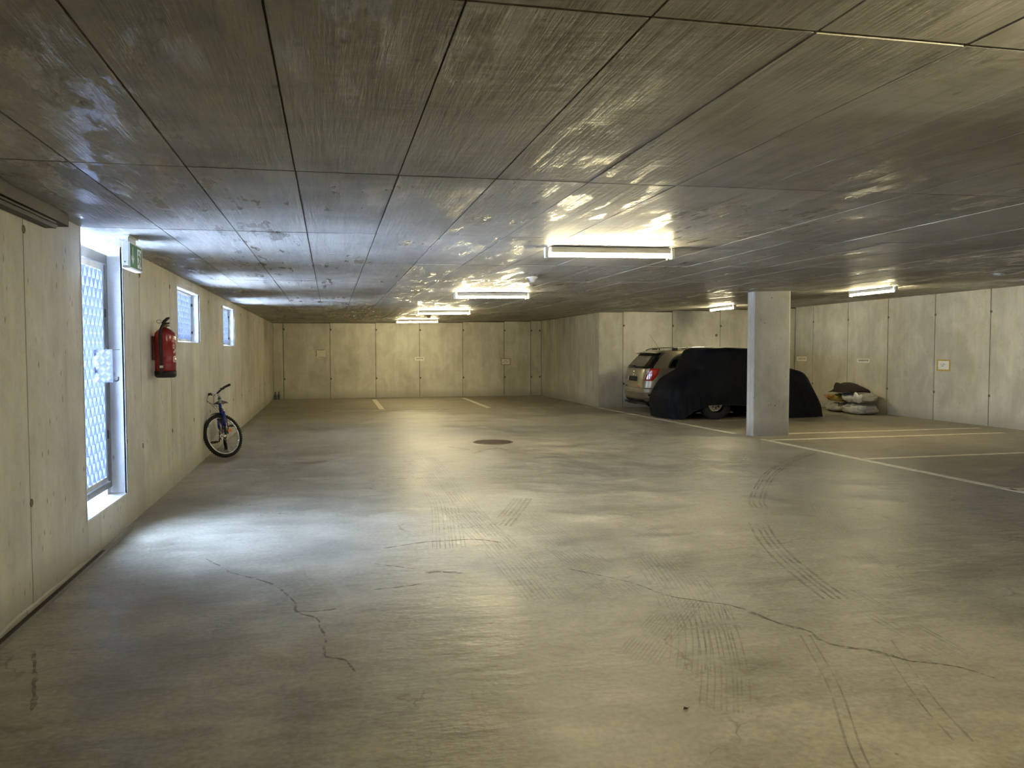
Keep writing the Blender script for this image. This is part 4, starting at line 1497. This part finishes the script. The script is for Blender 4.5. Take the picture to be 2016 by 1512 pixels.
zl = []
for a, b in zip(BODY.L, BODY.L[1:]):
    k = max(1, int(math.ceil((b[0] - a[0]) / 0.018)))
    zl += [a[0] + (b[0] - a[0]) * i / k for i in range(k)]
zl.append(BODY.L[-1][0])
NA = 220
b = MB()
for z in zl:
    for i in range(NA):
        b.v.append(tuple(BODY.p(2 * PI * i / NA, z)))
ARCH = [(.94, .36), (3.40, .36)]
for r in range(len(zl) - 1):
    for i in range(NA):
        q = (r * NA + i, r * NA + (i + 1) % NA, (r + 1) * NA + (i + 1) % NA, (r + 1) * NA + i)
        c = sum((Vector(b.v[k]) for k in q), Vector()) / 4
        if in_glass(c):
            continue
        if abs(c.y) > .6 and any((c.x - ax_) ** 2 + (c.z - .29) ** 2 < rr_ ** 2 for ax_, rr_ in ARCH):
            continue
        b.f.append(q)
b.f.append(tuple((len(zl) - 1) * NA + i for i in range(NA)))
b.f.append(tuple(reversed(range(NA))))
b.sm = [True] * len(b.f)
b.mi = [0] * len(b.f)
b.build('car_body', M_PAINT, car)
# arch liners
for ax_, rr_ in ARCH:
    for s in (-1, 1):
        a = MB()
        a.grid(lambda u, v: (ax_ + (rr_ + .012) * math.cos(PI * (1.15 - 1.3 * u)), s * (.50 + .30 * v), .29 + (rr_ + .012) * math.sin(PI * (1.15 - 1.3 * u))), 16, 2)
        a.box(ax_ - rr_, ax_ + rr_, s * .495 - .005, s * .495 + .005, .2, .29 + rr_)
        a.build('wheel_arch', M_BLACK, car)
MB().box(.10, 4.05, -.66, .66, .20, .24).bbox(.12, .55, .1, .55, .17, .26, .02).build('underbody', M_BLACK, car)
MB().cyl((.02, .42, .235), (.40, .42, .235), .026, n=12).build('exhaust_pipe', M_DARKMETAL, car)
# wheels
cw_ = MB()
cw_.lathe([(.185, -.085), (.27, -.095), (.296, -.07), (.30, 0), (.296, .07), (.27, .095), (.185, .085)], axis='Y', n=36)
ct_me = cw_.mesh('car_wheel', M_RUBBER)
rm_ = MB().lathe([(.19, -.085), (.18, -.06), (.06, -.05), (.05, -.07), (0, -.07)], axis='Y', n=30)
for k in range(5):
    a = 2 * PI * k / 5
    rm_.tube([(.05 * math.cos(a), -.068, .05 * math.sin(a)), (.18 * math.cos(a), -.078, .18 * math.sin(a))], .022, 6)
rm_me = rm_.mesh('wheel_rim', M_ALU)
for ax_ in (.94, 3.40):
    for s in (-1, 1):
        o = link('car_wheel', ct_me, car, (ax_, s * .715, .30))
        q = link('wheel_rim', rm_me, o)
        if s > 0:
            q.rotation_euler = (0, 0, PI)
# side glass with black surrounds
for s in (-1, 1):
    for x0, x1, lo, hi in SIDE_WINS:
        g = MB()

        def fn(u, v, off=.001):
            x = x0 - .012 + (x1 - x0 + .024) * u
            return BODY.side(x, lo(x) - .012 + (hi(x) - lo(x) + .022) * v, off, s)
        g.grid(fn, 14, 8)
        g.build('side_window', M_CARGLASS, car)
    t = MB()

    def edge(pa, w, z_off=.004):
        """black strip along a path of (x, z) on the body side"""
        k = len(pa)
        vs = []
        for i, (x, z) in enumerate(pa):
            a = Vector(pa[min(i + 1, k - 1)]) - Vector(pa[max(i - 1, 0)])
            a.normalize()
            nx_, nz_ = -a.y, a.x
            for d in (-w / 2, w / 2):
                vs.append(BODY.side(x + nx_ * d, z + nz_ * d, z_off, s))
        t.add(vs, [(2 * i, 2 * i + 2, 2 * i + 3, 2 * i + 1) for i in range(k - 1)], True)
    for x0, x1, lo, hi in SIDE_WINS:
        kx = [x0 + (x1 - x0) * i / 16 for i in range(17)]
        edge([(x, lo(x)) for x in kx], .034)
        edge([(x, hi(x)) for x in kx], .034)
        edge([(x0, lo(x0) + (hi(x0) - lo(x0)) * i / 4) for i in range(5)] if hi(x0) - lo(x0) > .05 else [(x0 - .01, lo(x0)), (x0 + .03, lo(x0) + .07)], .034)
        edge([(x1, lo(x1) + (hi(x1) - lo(x1)) * i / 4) for i in range(5)], .034)
    t.build('window_trim', M_TRIM, car)
    b_ = MB()
    b_.grid(lambda u, v: BODY.side(1.03 + .035 * v, 1.05 + .35 * u, .005, s), 8, 1)
    b_.grid(lambda u, v: BODY.side(1.875 + .05 * v, 1.05 + .35 * u, .005, s), 8, 1)
    split_build(b_, 'door_pillar', M_DARKMETAL, car)
# rear screen
g = MB()
g.grid(lambda u, v: BODY.rear((2 * u - 1) * (rear_hw(RZ0 + (RZ1 - RZ0) * v) + .02), RZ0 - .012 + (RZ1 - RZ0 + .02) * v, .002), 16, 10)
g.build('rear_window', M_REARGLASS, car)
t = MB()
for sg in (-1, 1):
    t.grid(lambda u, v: BODY.rear(sg * (rear_hw(RZ0 + (RZ1 - RZ0) * u) - .045 + .085 * v), RZ0 - .03 + (RZ1 - RZ0 + .05) * u, .005), 12, 2)
t.grid(lambda u, v: BODY.rear((2 * u - 1) * .70, RZ0 - .035 + .05 * v, .005), 16, 2)
t.grid(lambda u, v: BODY.rear((2 * u - 1) * .60, RZ1 - .03 + .04 * v, .005), 16, 2)
t.build('rear_window_trim', M_TRIM, car)
w = MB().tube([BODY.rear(-.02, 1.075, .02), BODY.rear(.10, 1.085, .022), BODY.rear(.44, 1.105, .02)], [.014, .010, .006], 8)
w.tube([BODY.rear(.02, 1.10, .018), BODY.rear(.55, 1.098, .015)], .007, 6)
w.build('rear_wiper', M_BLACK, car)
# roof spoiler
sp_ = MB()
sp_.grid(lambda u, v: (lerp_tab([(0, .36), (.35, .34), (.5, .355)], .5 - abs(u - .5)) + (.30 * v if v < 1 else .30), (2 * u - 1) * (.60 - .02 * v), 1.405 + .040 * v ** .6 - .02 * (2 * u - 1) ** 4), 20, 6)
sp_.grid(lambda u, v: (lerp_tab([(0, .36), (.35, .34), (.5, .355)], .5 - abs(u - .5)) + .12 * v, (1 - 2 * u) * .60, 1.405 - .022 * math.sin(PI * v * .5) - .02 * (2 * u - 1) ** 4), 20, 4)
sp_.build('roof_spoiler', M_PAINT, car)
MB().bbox(.348, .356, -.12, .12, 1.388, 1.400, .002).build('brake_light', plain('dark_red_lens', (0.10, 0.006, 0.005), 0.2), car)
# tail lamps
M_LENS = plain('red_tail_lamp_lens', (0.52, 0.012, 0.012), 0.08, 0, 0.15, 14, coat=1.0)
M_LENS2 = plain('clear_tail_lamp_lens', (0.72, 0.62, 0.58), 0.10, 0, 0.2, 30, coat=1.0)
for s in (-1, 1):
    def lamp_xy(u, v, off):
        # the lens wraps the corner: u along the outline, v upwards, leaning forward with height
        z = .755 + .285 * v
        a_in = lerp_tab([(0, .36), (.5, .46), (1, .64)], v)
        a_out = lerp_tab([(0, .74), (.5, .90), (1, 1.02)], v)
        ang = PI + s * -1 * (a_in + (a_out - a_in) * u)
        ang = PI - s * (a_in + (a_out - a_in) * u)
        e = min(u, 1 - u, v, 1 - v) * 8
        return BODY.p(ang, z, off * min(1, .25 + e))
    g = MB().grid(lambda u, v: lamp_xy(u, v, .014), 18, 14)
    tl = g.build('tail_lamp', M_LENS, car)
    g = MB().grid(lambda u, v: lamp_xy(.18 + .48 * u, .10 + .12 * v, .0165), 8, 4)
    g.grid(lambda u, v: lamp_xy(.18 + .38 * u, .42 + .12 * v, .0165), 8, 4)
    split_build(g, 'lamp_reflector', M_LENS2, tl)
# number plate without legible characters, badge, handle
pl_ = MB().grid(lambda u, v: BODY.rear(-.26 + .52 * u, .735 + .11 * v, .008), 8, 2)
plate = pl_.build('number_plate', plain('black_number_plate', (0.010, 0.010, 0.010), 0.6, 0, 0.1, 10, spec=0.15), car)
pl_ = MB()
for k, w_k in enumerate((.035, .035, .045, .035, .035)):
    y = .16 - .075 * k
    pl_.grid(lambda u, v: BODY.rear(y - w_k * u, .765 + .05 * v, .0095), 2, 2)
split_build(pl_, 'worn_plate_character', plain('dull_grey_plate_paint', (0.05, 0.05, 0.045), 0.7), plate)
MB().grid(lambda u, v: BODY.rear(.26 + .045 * u, .735 + .11 * v, .006), 2, 2).build('plate_light_panel', M_WHITE, car)
MB().lathe([(.0, -.006), (.030, -.004), (.034, 0), (.030, .004)], BODY.rear(0, .955, .010), 'X', 20).build('badge', M_CHROME, car)
MB().tube([BODY.rear(-.20, .885, .012), BODY.rear(0, .893, .014), BODY.rear(.20, .885, .012)], .010, 8).build('tailgate_strip', M_CHROME, car)
MB().grid(lambda u, v: BODY.p(PI - .75 + 1.50 * u, .565 + .014 * v, .006), 40, 1).build('bumper_strip', M_PAINT, car)
MB().grid(lambda u, v: BODY.rear(-.55 + 1.10 * u, .232 + .085 * v, .010), 16, 3).build('bumper_insert', M_BLACK, car)
for s in (-1, 1):
    MB().grid(lambda u, v: BODY.p(PI - s * (.05 + .12 * u), .60 + .028 * v, .007), 4, 2).build('bumper_reflector', M_LENS, car)
# roof rails and aerial
for s in (-1, 1):
    xs_ = [.62, .70, .85, 1.2, 1.8, 2.3, 2.55, 2.64]
    zs_ = [1.462, 1.490, 1.512, 1.528, 1.532, 1.522, 1.502, 1.470]
    MB().tube([(x, s * .575, z) for x, z in zip(xs_, zs_)], .012, 8).build('roof_rail', M_ALU if s < 0 else M_DARKMETAL, car)
    for x in (.86, 1.65, 2.35):
        MB().bbox(x - .07, x + .07, s * .575 - .014, s * .575 + .014, 1.445, 1.52, .005).build('rail_foot', M_BLACK, car)
MB().tube([(.72, -.02, 1.478), (.70, -.02, 1.500)], [.020, .012], 10).build('aerial_base', M_BLACK, car)
MB().tube([(.705, -.02, 1.495), (.60, -.02, 1.66), (.47, -.02, 1.84)], [.004, .003, .002], 6).build('aerial', M_BLACK, car)
# seats seen through the glass
for x, ys_ in ((1.05, (-.42, 0, .42)), (2.05, (-.36, .36))):
    for y in ys_:
        st_ = MB().bbox(x - .06, x + .10, y - .20, y + .20, .45, 1.08, .04)
        st_.bbox(x - .07, x + .03, y - .13, y + .13, 1.09, 1.24, .035)
        st_.cyl((x, y - .05, 1.05), (x, y - .05, 1.12), .008, n=6).cyl((x, y + .05, 1.05), (x, y + .05, 1.12), .008, n=6)
        st_.build('car_seat', M_CARSEAT, car)
MB().box(.15, 3.3, -.70, .70, .40, .45).bbox(2.75, 3.2, -.70, .70, .6, 1.0, .05).build('cabin_floor', M_CARSEAT, car)
# nose details, hidden from here but part of the car
for s in (-1, 1):
    MB().grid(lambda u, v: BODY.p(s * (.10 + .22 * u), .66 + .14 * v, .006), 8, 4).build('headlamp', M_LENS2, car)
MB().grid(lambda u, v: BODY.p(-.05 + .10 * u, .62 + .14 * v, .006), 8, 3).build('radiator_grille', M_BLACK, car)
for s in (-1, 1):
    MB().bbox(2.60, 2.74, s * .88 - .09, s * .88 + .09, 1.02, 1.16, .03).build('wing_mirror', M_PAINT, car)

# ------------------------------------------------------------------ small off-roader under the black cover
OX, OY = 6.98, 15.82
oc = thing('covered_car', 'small dark off-road car hidden under the black cover, chrome wheel showing', 'car', (OX, OY, 0))
M_NAVY = plain('dark_navy_paint', (0.010, 0.012, 0.030), 0.3, 0, 0.1, 6, coat=0.5)
OB = Stack([(.33, .25, 3.15, .64, 6), (.42, .22, 3.2, .66, 6), (.70, .25, 3.15, .66, 5), (.82, .40, 3.0, .64, 4), (.88, .6, 2.85, .6, 4), (1.0, .68, 2.45, .60, 5), (1.40, .84, 1.96, .52, 5), (1.46, 1.0, 1.8, .35, 4)])
b = MB()
zz = [.33, .42, .56, .70, .82, .88, 1.0, 1.2, 1.40, 1.46]
NA2 = 64
for z in zz:
    b.v += [tuple(OB.p(2 * PI * i / NA2, z)) for i in range(NA2)]
for r in range(len(zz) - 1):
    for i in range(NA2):
        q = (r * NA2 + i, r * NA2 + (i + 1) % NA2, (r + 1) * NA2 + (i + 1) % NA2, (r + 1) * NA2 + i)
        c = sum((Vector(b.v[k]) for k in q), Vector()) / 4
        if abs(c.y) > .5 and any((c.x - a_) ** 2 + (c.z - .34) ** 2 < .40 ** 2 for a_ in (.985, 2.72)):
            continue
        b.f.append(q)
b.f += [tuple(reversed(range(NA2))), tuple((len(zz) - 1) * NA2 + i for i in range(NA2))]
b.sm = [True] * len(b.f)
b.mi = [0] * len(b.f)
b.build('car_body', M_NAVY, oc)
ch_ = MB()
for y in (-.36, .36):
    ch_.box(.10, 3.3, y - .04, y + .04, .36, .44)
for x in (.985, 2.72):
    ch_.cyl((x, -.6, .32), (x, .6, .32), .05, n=10)
ch_.build('chassis', M_BLACK, oc)
WRR = .335
tw = MB().lathe([(.19, -.085), (.215, -.098), (.30, -.100), (WRR - .008, -.085), (WRR, -.05), (WRR, .05), (WRR - .008, .085), (.30, .10), (.215, .098), (.19, .085)], axis='Y', n=40)
tw_me = tw.mesh('car_wheel', M_RUBBER)
rw = MB()
rw.lathe([(.192, -.100), (.200, -.092), (.192, -.086), (.180, -.080), (.165, -.040), (.155, -.035), (.140, -.052), (.115, -.058), (.060, -.060), (.055, -.085), (.045, -.092), (0, -.094)], axis='Y', n=40)
rw_me = rw.mesh('wheel_rim', M_CHROME)
hw = MB()
for k in range(8):
    a = 2 * PI * k / 8
    c = Vector((.098 * math.cos(a), -.0595, .098 * math.sin(a)))
    hw.cyl(c, c + Vector((0, -.002, 0)), .018, n=10)
hw_me = hw.mesh('rim_hole', M_BLACK)
for x in (.985, 2.72):
    for s in (-1, 1):
        o = link('car_wheel', tw_me, oc, (x, s * .645, WRR))
        q = link('wheel_rim', rw_me, o)
        q2 = link('rim_hole', hw_me, o)
        if s > 0:
            q.rotation_euler = q2.rotation_euler = (0, 0, PI)
kn = MB()
for k in range(40):
    a = 2 * PI * k / 40
    for s in (-1, 1):
        aa = a + s * .04
        c = Vector((WRR * math.cos(aa), s * .055, WRR * math.sin(aa)))
        e, f, y = Vector((math.cos(aa), 0, math.sin(aa))), Vector((-math.sin(aa), 0, math.cos(aa))), Vector((0, 1, 0))
        kn.hexa([c - f * .017 - y * .035 - e * .006, c + f * .017 - y * .035 - e * .006, c + f * .017 + y * .035 - e * .006, c - f * .017 + y * .035 - e * .006,
                 c - f * .015 - y * .033 + e * .005, c + f * .015 - y * .033 + e * .005, c + f * .015 + y * .033 + e * .005, c - f * .015 + y * .033 + e * .005])
kn_me = kn.mesh('tread_block', M_RUBBER)
for o in [c for c in oc.children if c.name.startswith('car_wheel')]:
    q = link('tread_block', kn_me, o, kind='stuff')

# the cover itself, draped over the car
cover = thing('car_cover', 'black fabric cover draped over a small car beside the pillar', 'cover', (OX, OY, 0))
CV = Stack([(0.0, .00, 3.72, .87, 4.0), (.25, -.04, 3.66, .85, 4.2), (.45, -.05, 3.58, .835, 4.2), (.62, .00, 3.50, .82, 4), (.75, .07, 3.45, .805, 3.6), (.86, .17, 3.40, .785, 3.4), (.94, .29, 3.32, .765, 3.4), (.99, .42, 3.18, .75, 3.8),
            (1.04, .53, 2.98, .735, 4.2), (1.15, .61, 2.62, .715, 5), (1.30, .69, 2.34, .69, 5), (1.46, .78, 2.12, .65, 5), (1.515, .88, 2.0, .58, 5), (1.535, 1.1, 1.8, .38, 3.5), (1.54, 1.3, 1.6, .15, 3)])


def hem(x):
    return lerp_tab([(.22, .0), (.48, .17), (.80, .30), (1.20, .315), (1.60, .29), (1.95, .27), (2.08, .14), (2.25, .0)], x)


M_CLOTH = NT('black_cover_fabric')
_c = M_CLOTH.noise(M_CLOTH.obj(), 3.0, 5)
_w = M_CLOTH.noise(M_CLOTH.map(M_CLOTH.obj(), (220, 220, 220)), 1, 2)
M_CLOTH = M_CLOTH.set(color=M_CLOTH.mix(M_CLOTH.rng(_c, .35, .65), (0.0032, 0.0038, 0.0058), (0.0075, 0.0088, 0.0130)), rough=0.68, spec=0.18, normal=M_CLOTH.bump(_w, .15, .001))
NC = 260
zc_ = [i * .03 for i in range(50)] + [1.5, 1.515, 1.525, 1.535, 1.54]
b = MB()
for z in zc_:
    for i in range(NC):
        a = 2 * PI * i / NC
        p = CV.p(a, z)
        hz = hem(p.x) if abs(p.y) > .45 else 0.0
        zq = hz + z * (.55 - hz) / .55 if z < .55 else z
        p = CV.p(a, zq)
        # folds: long slanted drapes growing towards the hem, broad sags higher up
        low = max(0.0, 1 - zq / 1.05)
        arc = a * 2.1
        f1 = mnoise.noise(Vector((arc * 4.5 + zq * 1.2, zq * .7, 1.7)))
        f2 = mnoise.noise(Vector((arc * 11 - zq * 2.2, zq * 1.1, 5.1)))
        f3 = mnoise.noise(Vector((p.x * 1.7, p.y * 1.7, zq * 2.4)))
        f4 = abs(mnoise.noise(Vector((p.x * 2.3 + zq * 1.9, 4.0, zq * 1.1 - p.x * .7))))
        d = low * (.040 * f1 + .022 * f2) + .016 * f3 - .030 * f4 * (0.4 + low) + .006
        nrm = Vector((math.cos(a), math.sin(a) * 1.2, 0)).normalized()
        p += nrm * d
        if zq > .9:
            p.z += .016 * f3 - .012 * f4
        if zq < .02:
            p.z = .003
        b.v.append(tuple(p))
for r in range(len(zc_) - 1):
    for i in range(NC):
        b.f.append((r * NC + i, r * NC + (i + 1) % NC, (r + 1) * NC + (i + 1) % NC, (r + 1) * NC + i))
b.f.append(tuple((len(zc_) - 1) * NC + i for i in range(NC)))
b.sm = [True] * len(b.f)
b.mi = [0] * len(b.f)
b.build('cover_cloth', M_CLOTH, cover)
hb_ = MB()
hb_.v = [b.v[i] for i in range(NC)]
path = [Vector(p) + Vector((0, 0, .004)) for p in hb_.v]
MB().tube(path, .005, 5, closed=True).build('hem_cord', M_BLACK, cover)
MB().tube([(1.62, -.80, .47), (1.63, -.815, .42), (1.66, -.815, .37), (1.65, -.80, .33)], [.010, .014, .012, .008], 6).build('tie_strap', plain('blue_strap', (0.02, 0.018, 0.14), 0.6), cover)


# ------------------------------------------------------------------ plastic bags and rolled carpet at the right wall
def bag_mat(name, tint, band=None):
    m = NT(name)
    P = m.obj()
    n1 = m.noise(P, 5, 6, .65)
    col = m.mix(m.rng(n1, .35, .65), tuple(c * .74 for c in tint), tint)
    if band:
        sx = m.n('ShaderNodeSeparateXYZ')
        m.put(sx.inputs[0], P)
        z0, z1, x0, x1 = band
        wz = m.math('ADD', sx.outputs['Z'], m.math('MULTIPLY', m.noise(P, 4, 3), .03))
        k = m.math('MULTIPLY', m.rng(wz, z0, z0 + .01), m.rng(wz, z1, z1 - .01))
        k = m.math('MULTIPLY', k, m.rng(sx.outputs['Y'], x1, x1 - .04))
        col = m.mix(m.math('MULTIPLY', k, m.rng(n1, .3, .5, .55, 1)), col, (.40, .30, .035))
    crk = m.math('ABSOLUTE', m.math('SUBTRACT', m.noise(P, 6, 6, .6, .8), .5))
    return m.set(color=col, rough=.32, normal=m.bump(crk, .8, .02), coat=.3, coat_rough=.2)


def bag(name, label, loc, sx, sy, sz, seed, mat, rz=0.0, flat=.55):
    o = thing(name, label, 'bag', loc, (0, 0, rz), 'plastic bags by the right wall')
    b = MB()
    nu, nv = 56, 30
    for j in range(nv + 1):
        ph = -PI / 2 + PI * j / nv
        for i in range(nu):
            th = 2 * PI * i / nu
            x = spow(math.cos(ph), .55) * spow(math.cos(th), .70)
            y = spow(math.cos(ph), .55) * spow(math.sin(th), .70)
            z = spow(math.sin(ph), .75)
            p = Vector((x * sx, y * sy, z * sz))
            q = p * 5 + Vector((seed, seed * 2.3, 0))
            d = .050 * mnoise.noise(q) + .028 * mnoise.noise(q * 2.7) - .030 * abs(mnoise.noise(q * 1.9 + Vector((3, 1, 0))))
            s = 1 + d / max(sx, .2)
            p = Vector((p.x * s, p.y * s, p.z + d * (.7 if p.z > 0 else 0)))
            b.v.append((p.x, p.y, max(p.z + sz, 0.002)))
    for j in range(nv):
        for i in range(nu):
            b.f.append((j * nu + i, j * nu + (i + 1) % nu, (j + 1) * nu + (i + 1) % nu, (j + 1) * nu + i))
    b.sm = [True] * len(b.f)
    b.mi = [0] * len(b.f)
    b.build('bag_film', mat, o)
    return o


M_BAG = bag_mat('grey_white_plastic_film', (.60, .58, .52))
M_BAG2 = bag_mat('dull_grey_plastic_film', (.44, .44, .41))
M_BAG3 = bag_mat('printed_plastic_film', (.58, .54, .45), (.02, .20, -.3, .12))
M_BAGRED = plain('orange_red_print', (0.50, 0.085, 0.018), 0.4, 0, 0.25, 30)
M_BAGBLK = plain('black_print', (0.03, 0.03, 0.028), 0.5, 0, 0.3, 30)
lb1 = bag('plastic_bag', 'grey and yellow plastic bag lying under the printed bag', (11.87, 16.36, 0.0), .28, .34, .10, 1.3, M_BAG2)
lb2 = bag('plastic_bag', 'white plastic bag with orange red print on a yellow band', (11.88, 16.36, .235), .28, .34, .105, 4.1, M_BAG3)
rb1 = bag('plastic_bag', 'lower dull grey plastic bag of the right pile, on the floor', (11.80, 15.56, 0.0), .30, .41, .115, 7.7, M_BAG2)
rb2 = bag('plastic_bag', 'upper crumpled white plastic bag of the right pile, below the carpet', (11.82, 15.57, .268), .30, .41, .095, 9.2, M_BAG)
# print on the bags: it faces the room (-X)
pr_ = MB()
for k in range(7):
    y = .20 - .055 * k
    for (dy0, dz0, dy1, dz1) in (((0, 0, .012, .085), (.0, .07, .040, .085), (.028, .035, .040, .085)), ((0, 0, .012, .080), (.03, .0, .042, .08), (0, 0, .04, .014)), ((.014, .0, .028, .085), (0, .04, .042, .054), (0, 0, .042, .012)))[k % 3]:
        pr_.grid(lambda u, v: (-.325 + .035 * abs(y - dy0) * 3, y - dy0 - (dy1 - dy0) * u, .085 + dz0 + (dz1 - dz0) * v), 1, 1, False)
split_build(pr_, 'bag_print', M_BAGRED, lb2)
pr_ = MB()
for k in range(6):
    y = .34 - .05 * k
    pr_.grid(lambda u, v: (-.312, y - .03 * u, .155 + .012 * k + .075 * v), 1, 1, False)
split_build(pr_, 'bag_print', M_BAGBLK, rb1)
# folded flap of film
fl_ = MB()
fl_.grid(lambda u, v: (-.30 - .03 * math.sin(PI * v), -.20 - .28 * u, .02 + .22 * v * (1 - .25 * u) + .02 * math.sin(9 * u)), 10, 8)
fl_.build('film_flap', M_BAG, rb2)

cp = thing('carpet_roll', 'dark brown folded carpet lying on top of the plastic bags', 'carpet', (11.80, 15.88, .480))
M_CARPET = plain('dark_brown_carpet', (0.040, 0.030, 0.024), 0.95, 0, 0.45, 70, bump=0.6)
b = MB()
nu, nv = 30, 12
# saddle-like draped sheet: long axis along Y, high towards +Y side, with a thin tail
top = lambda t: lerp_tab([(0, .005), (.10, .015), (.22, .075), (.34, .215), (.42, .235), (.60, .215), (.80, .155), (.95, .105), (1.0, .05)], t)
for k, off in enumerate((0.0, -.035)):
    for i in range(nu + 1):
        t = i / nu
        for j in range(nv + 1):
            v = j / nv
            y = .44 - .86 * t
            xx = -.30 + .50 * v
            z = max(top(t) * (math.sin(PI * (.10 + .80 * v)) ** .35) + off, -.004 + k * -.003)
            z += .010 * mnoise.noise(Vector((xx * 6, y * 6, k)))
            b.v.append((xx, y, z))
N1 = (nu + 1) * (nv + 1)
for i in range(nu):
    for j in range(nv):
        q = (i * (nv + 1) + j, (i + 1) * (nv + 1) + j, (i + 1) * (nv + 1) + j + 1, i * (nv + 1) + j + 1)
        b.f += [q, tuple(N1 + k for k in reversed(q))]
edge_ = [i * (nv + 1) for i in range(nu + 1)]
edge2 = [i * (nv + 1) + nv for i in range(nu + 1)]
for e in (edge_, edge2, list(range(nv + 1)), [nu * (nv + 1) + j for j in range(nv + 1)]):
    for a_, c_ in zip(e, e[1:]):
        b.f.append((a_, c_, N1 + c_, N1 + a_))
b.sm = [True] * len(b.f)
b.mi = [0] * len(b.f)
b.build('carpet_sheet', M_CARPET, cp)
# front flap so that the folded side shows as one dark face
b = MB()
b.grid(lambda u, v: (-.31 - .02 * math.sin(PI * u), .20 - .60 * u, (top(.28 + .70 * u) - .01) * v + .012 * math.sin(5 * u) * v), 20, 6)
b.grid(lambda u, v: (-.29 - .02 * math.sin(PI * u), .20 - .60 * (1 - u), (top(.28 + .70 * (1 - u)) - .015) * v), 20, 6)
b.build('carpet_fold', M_CARPET, cp)
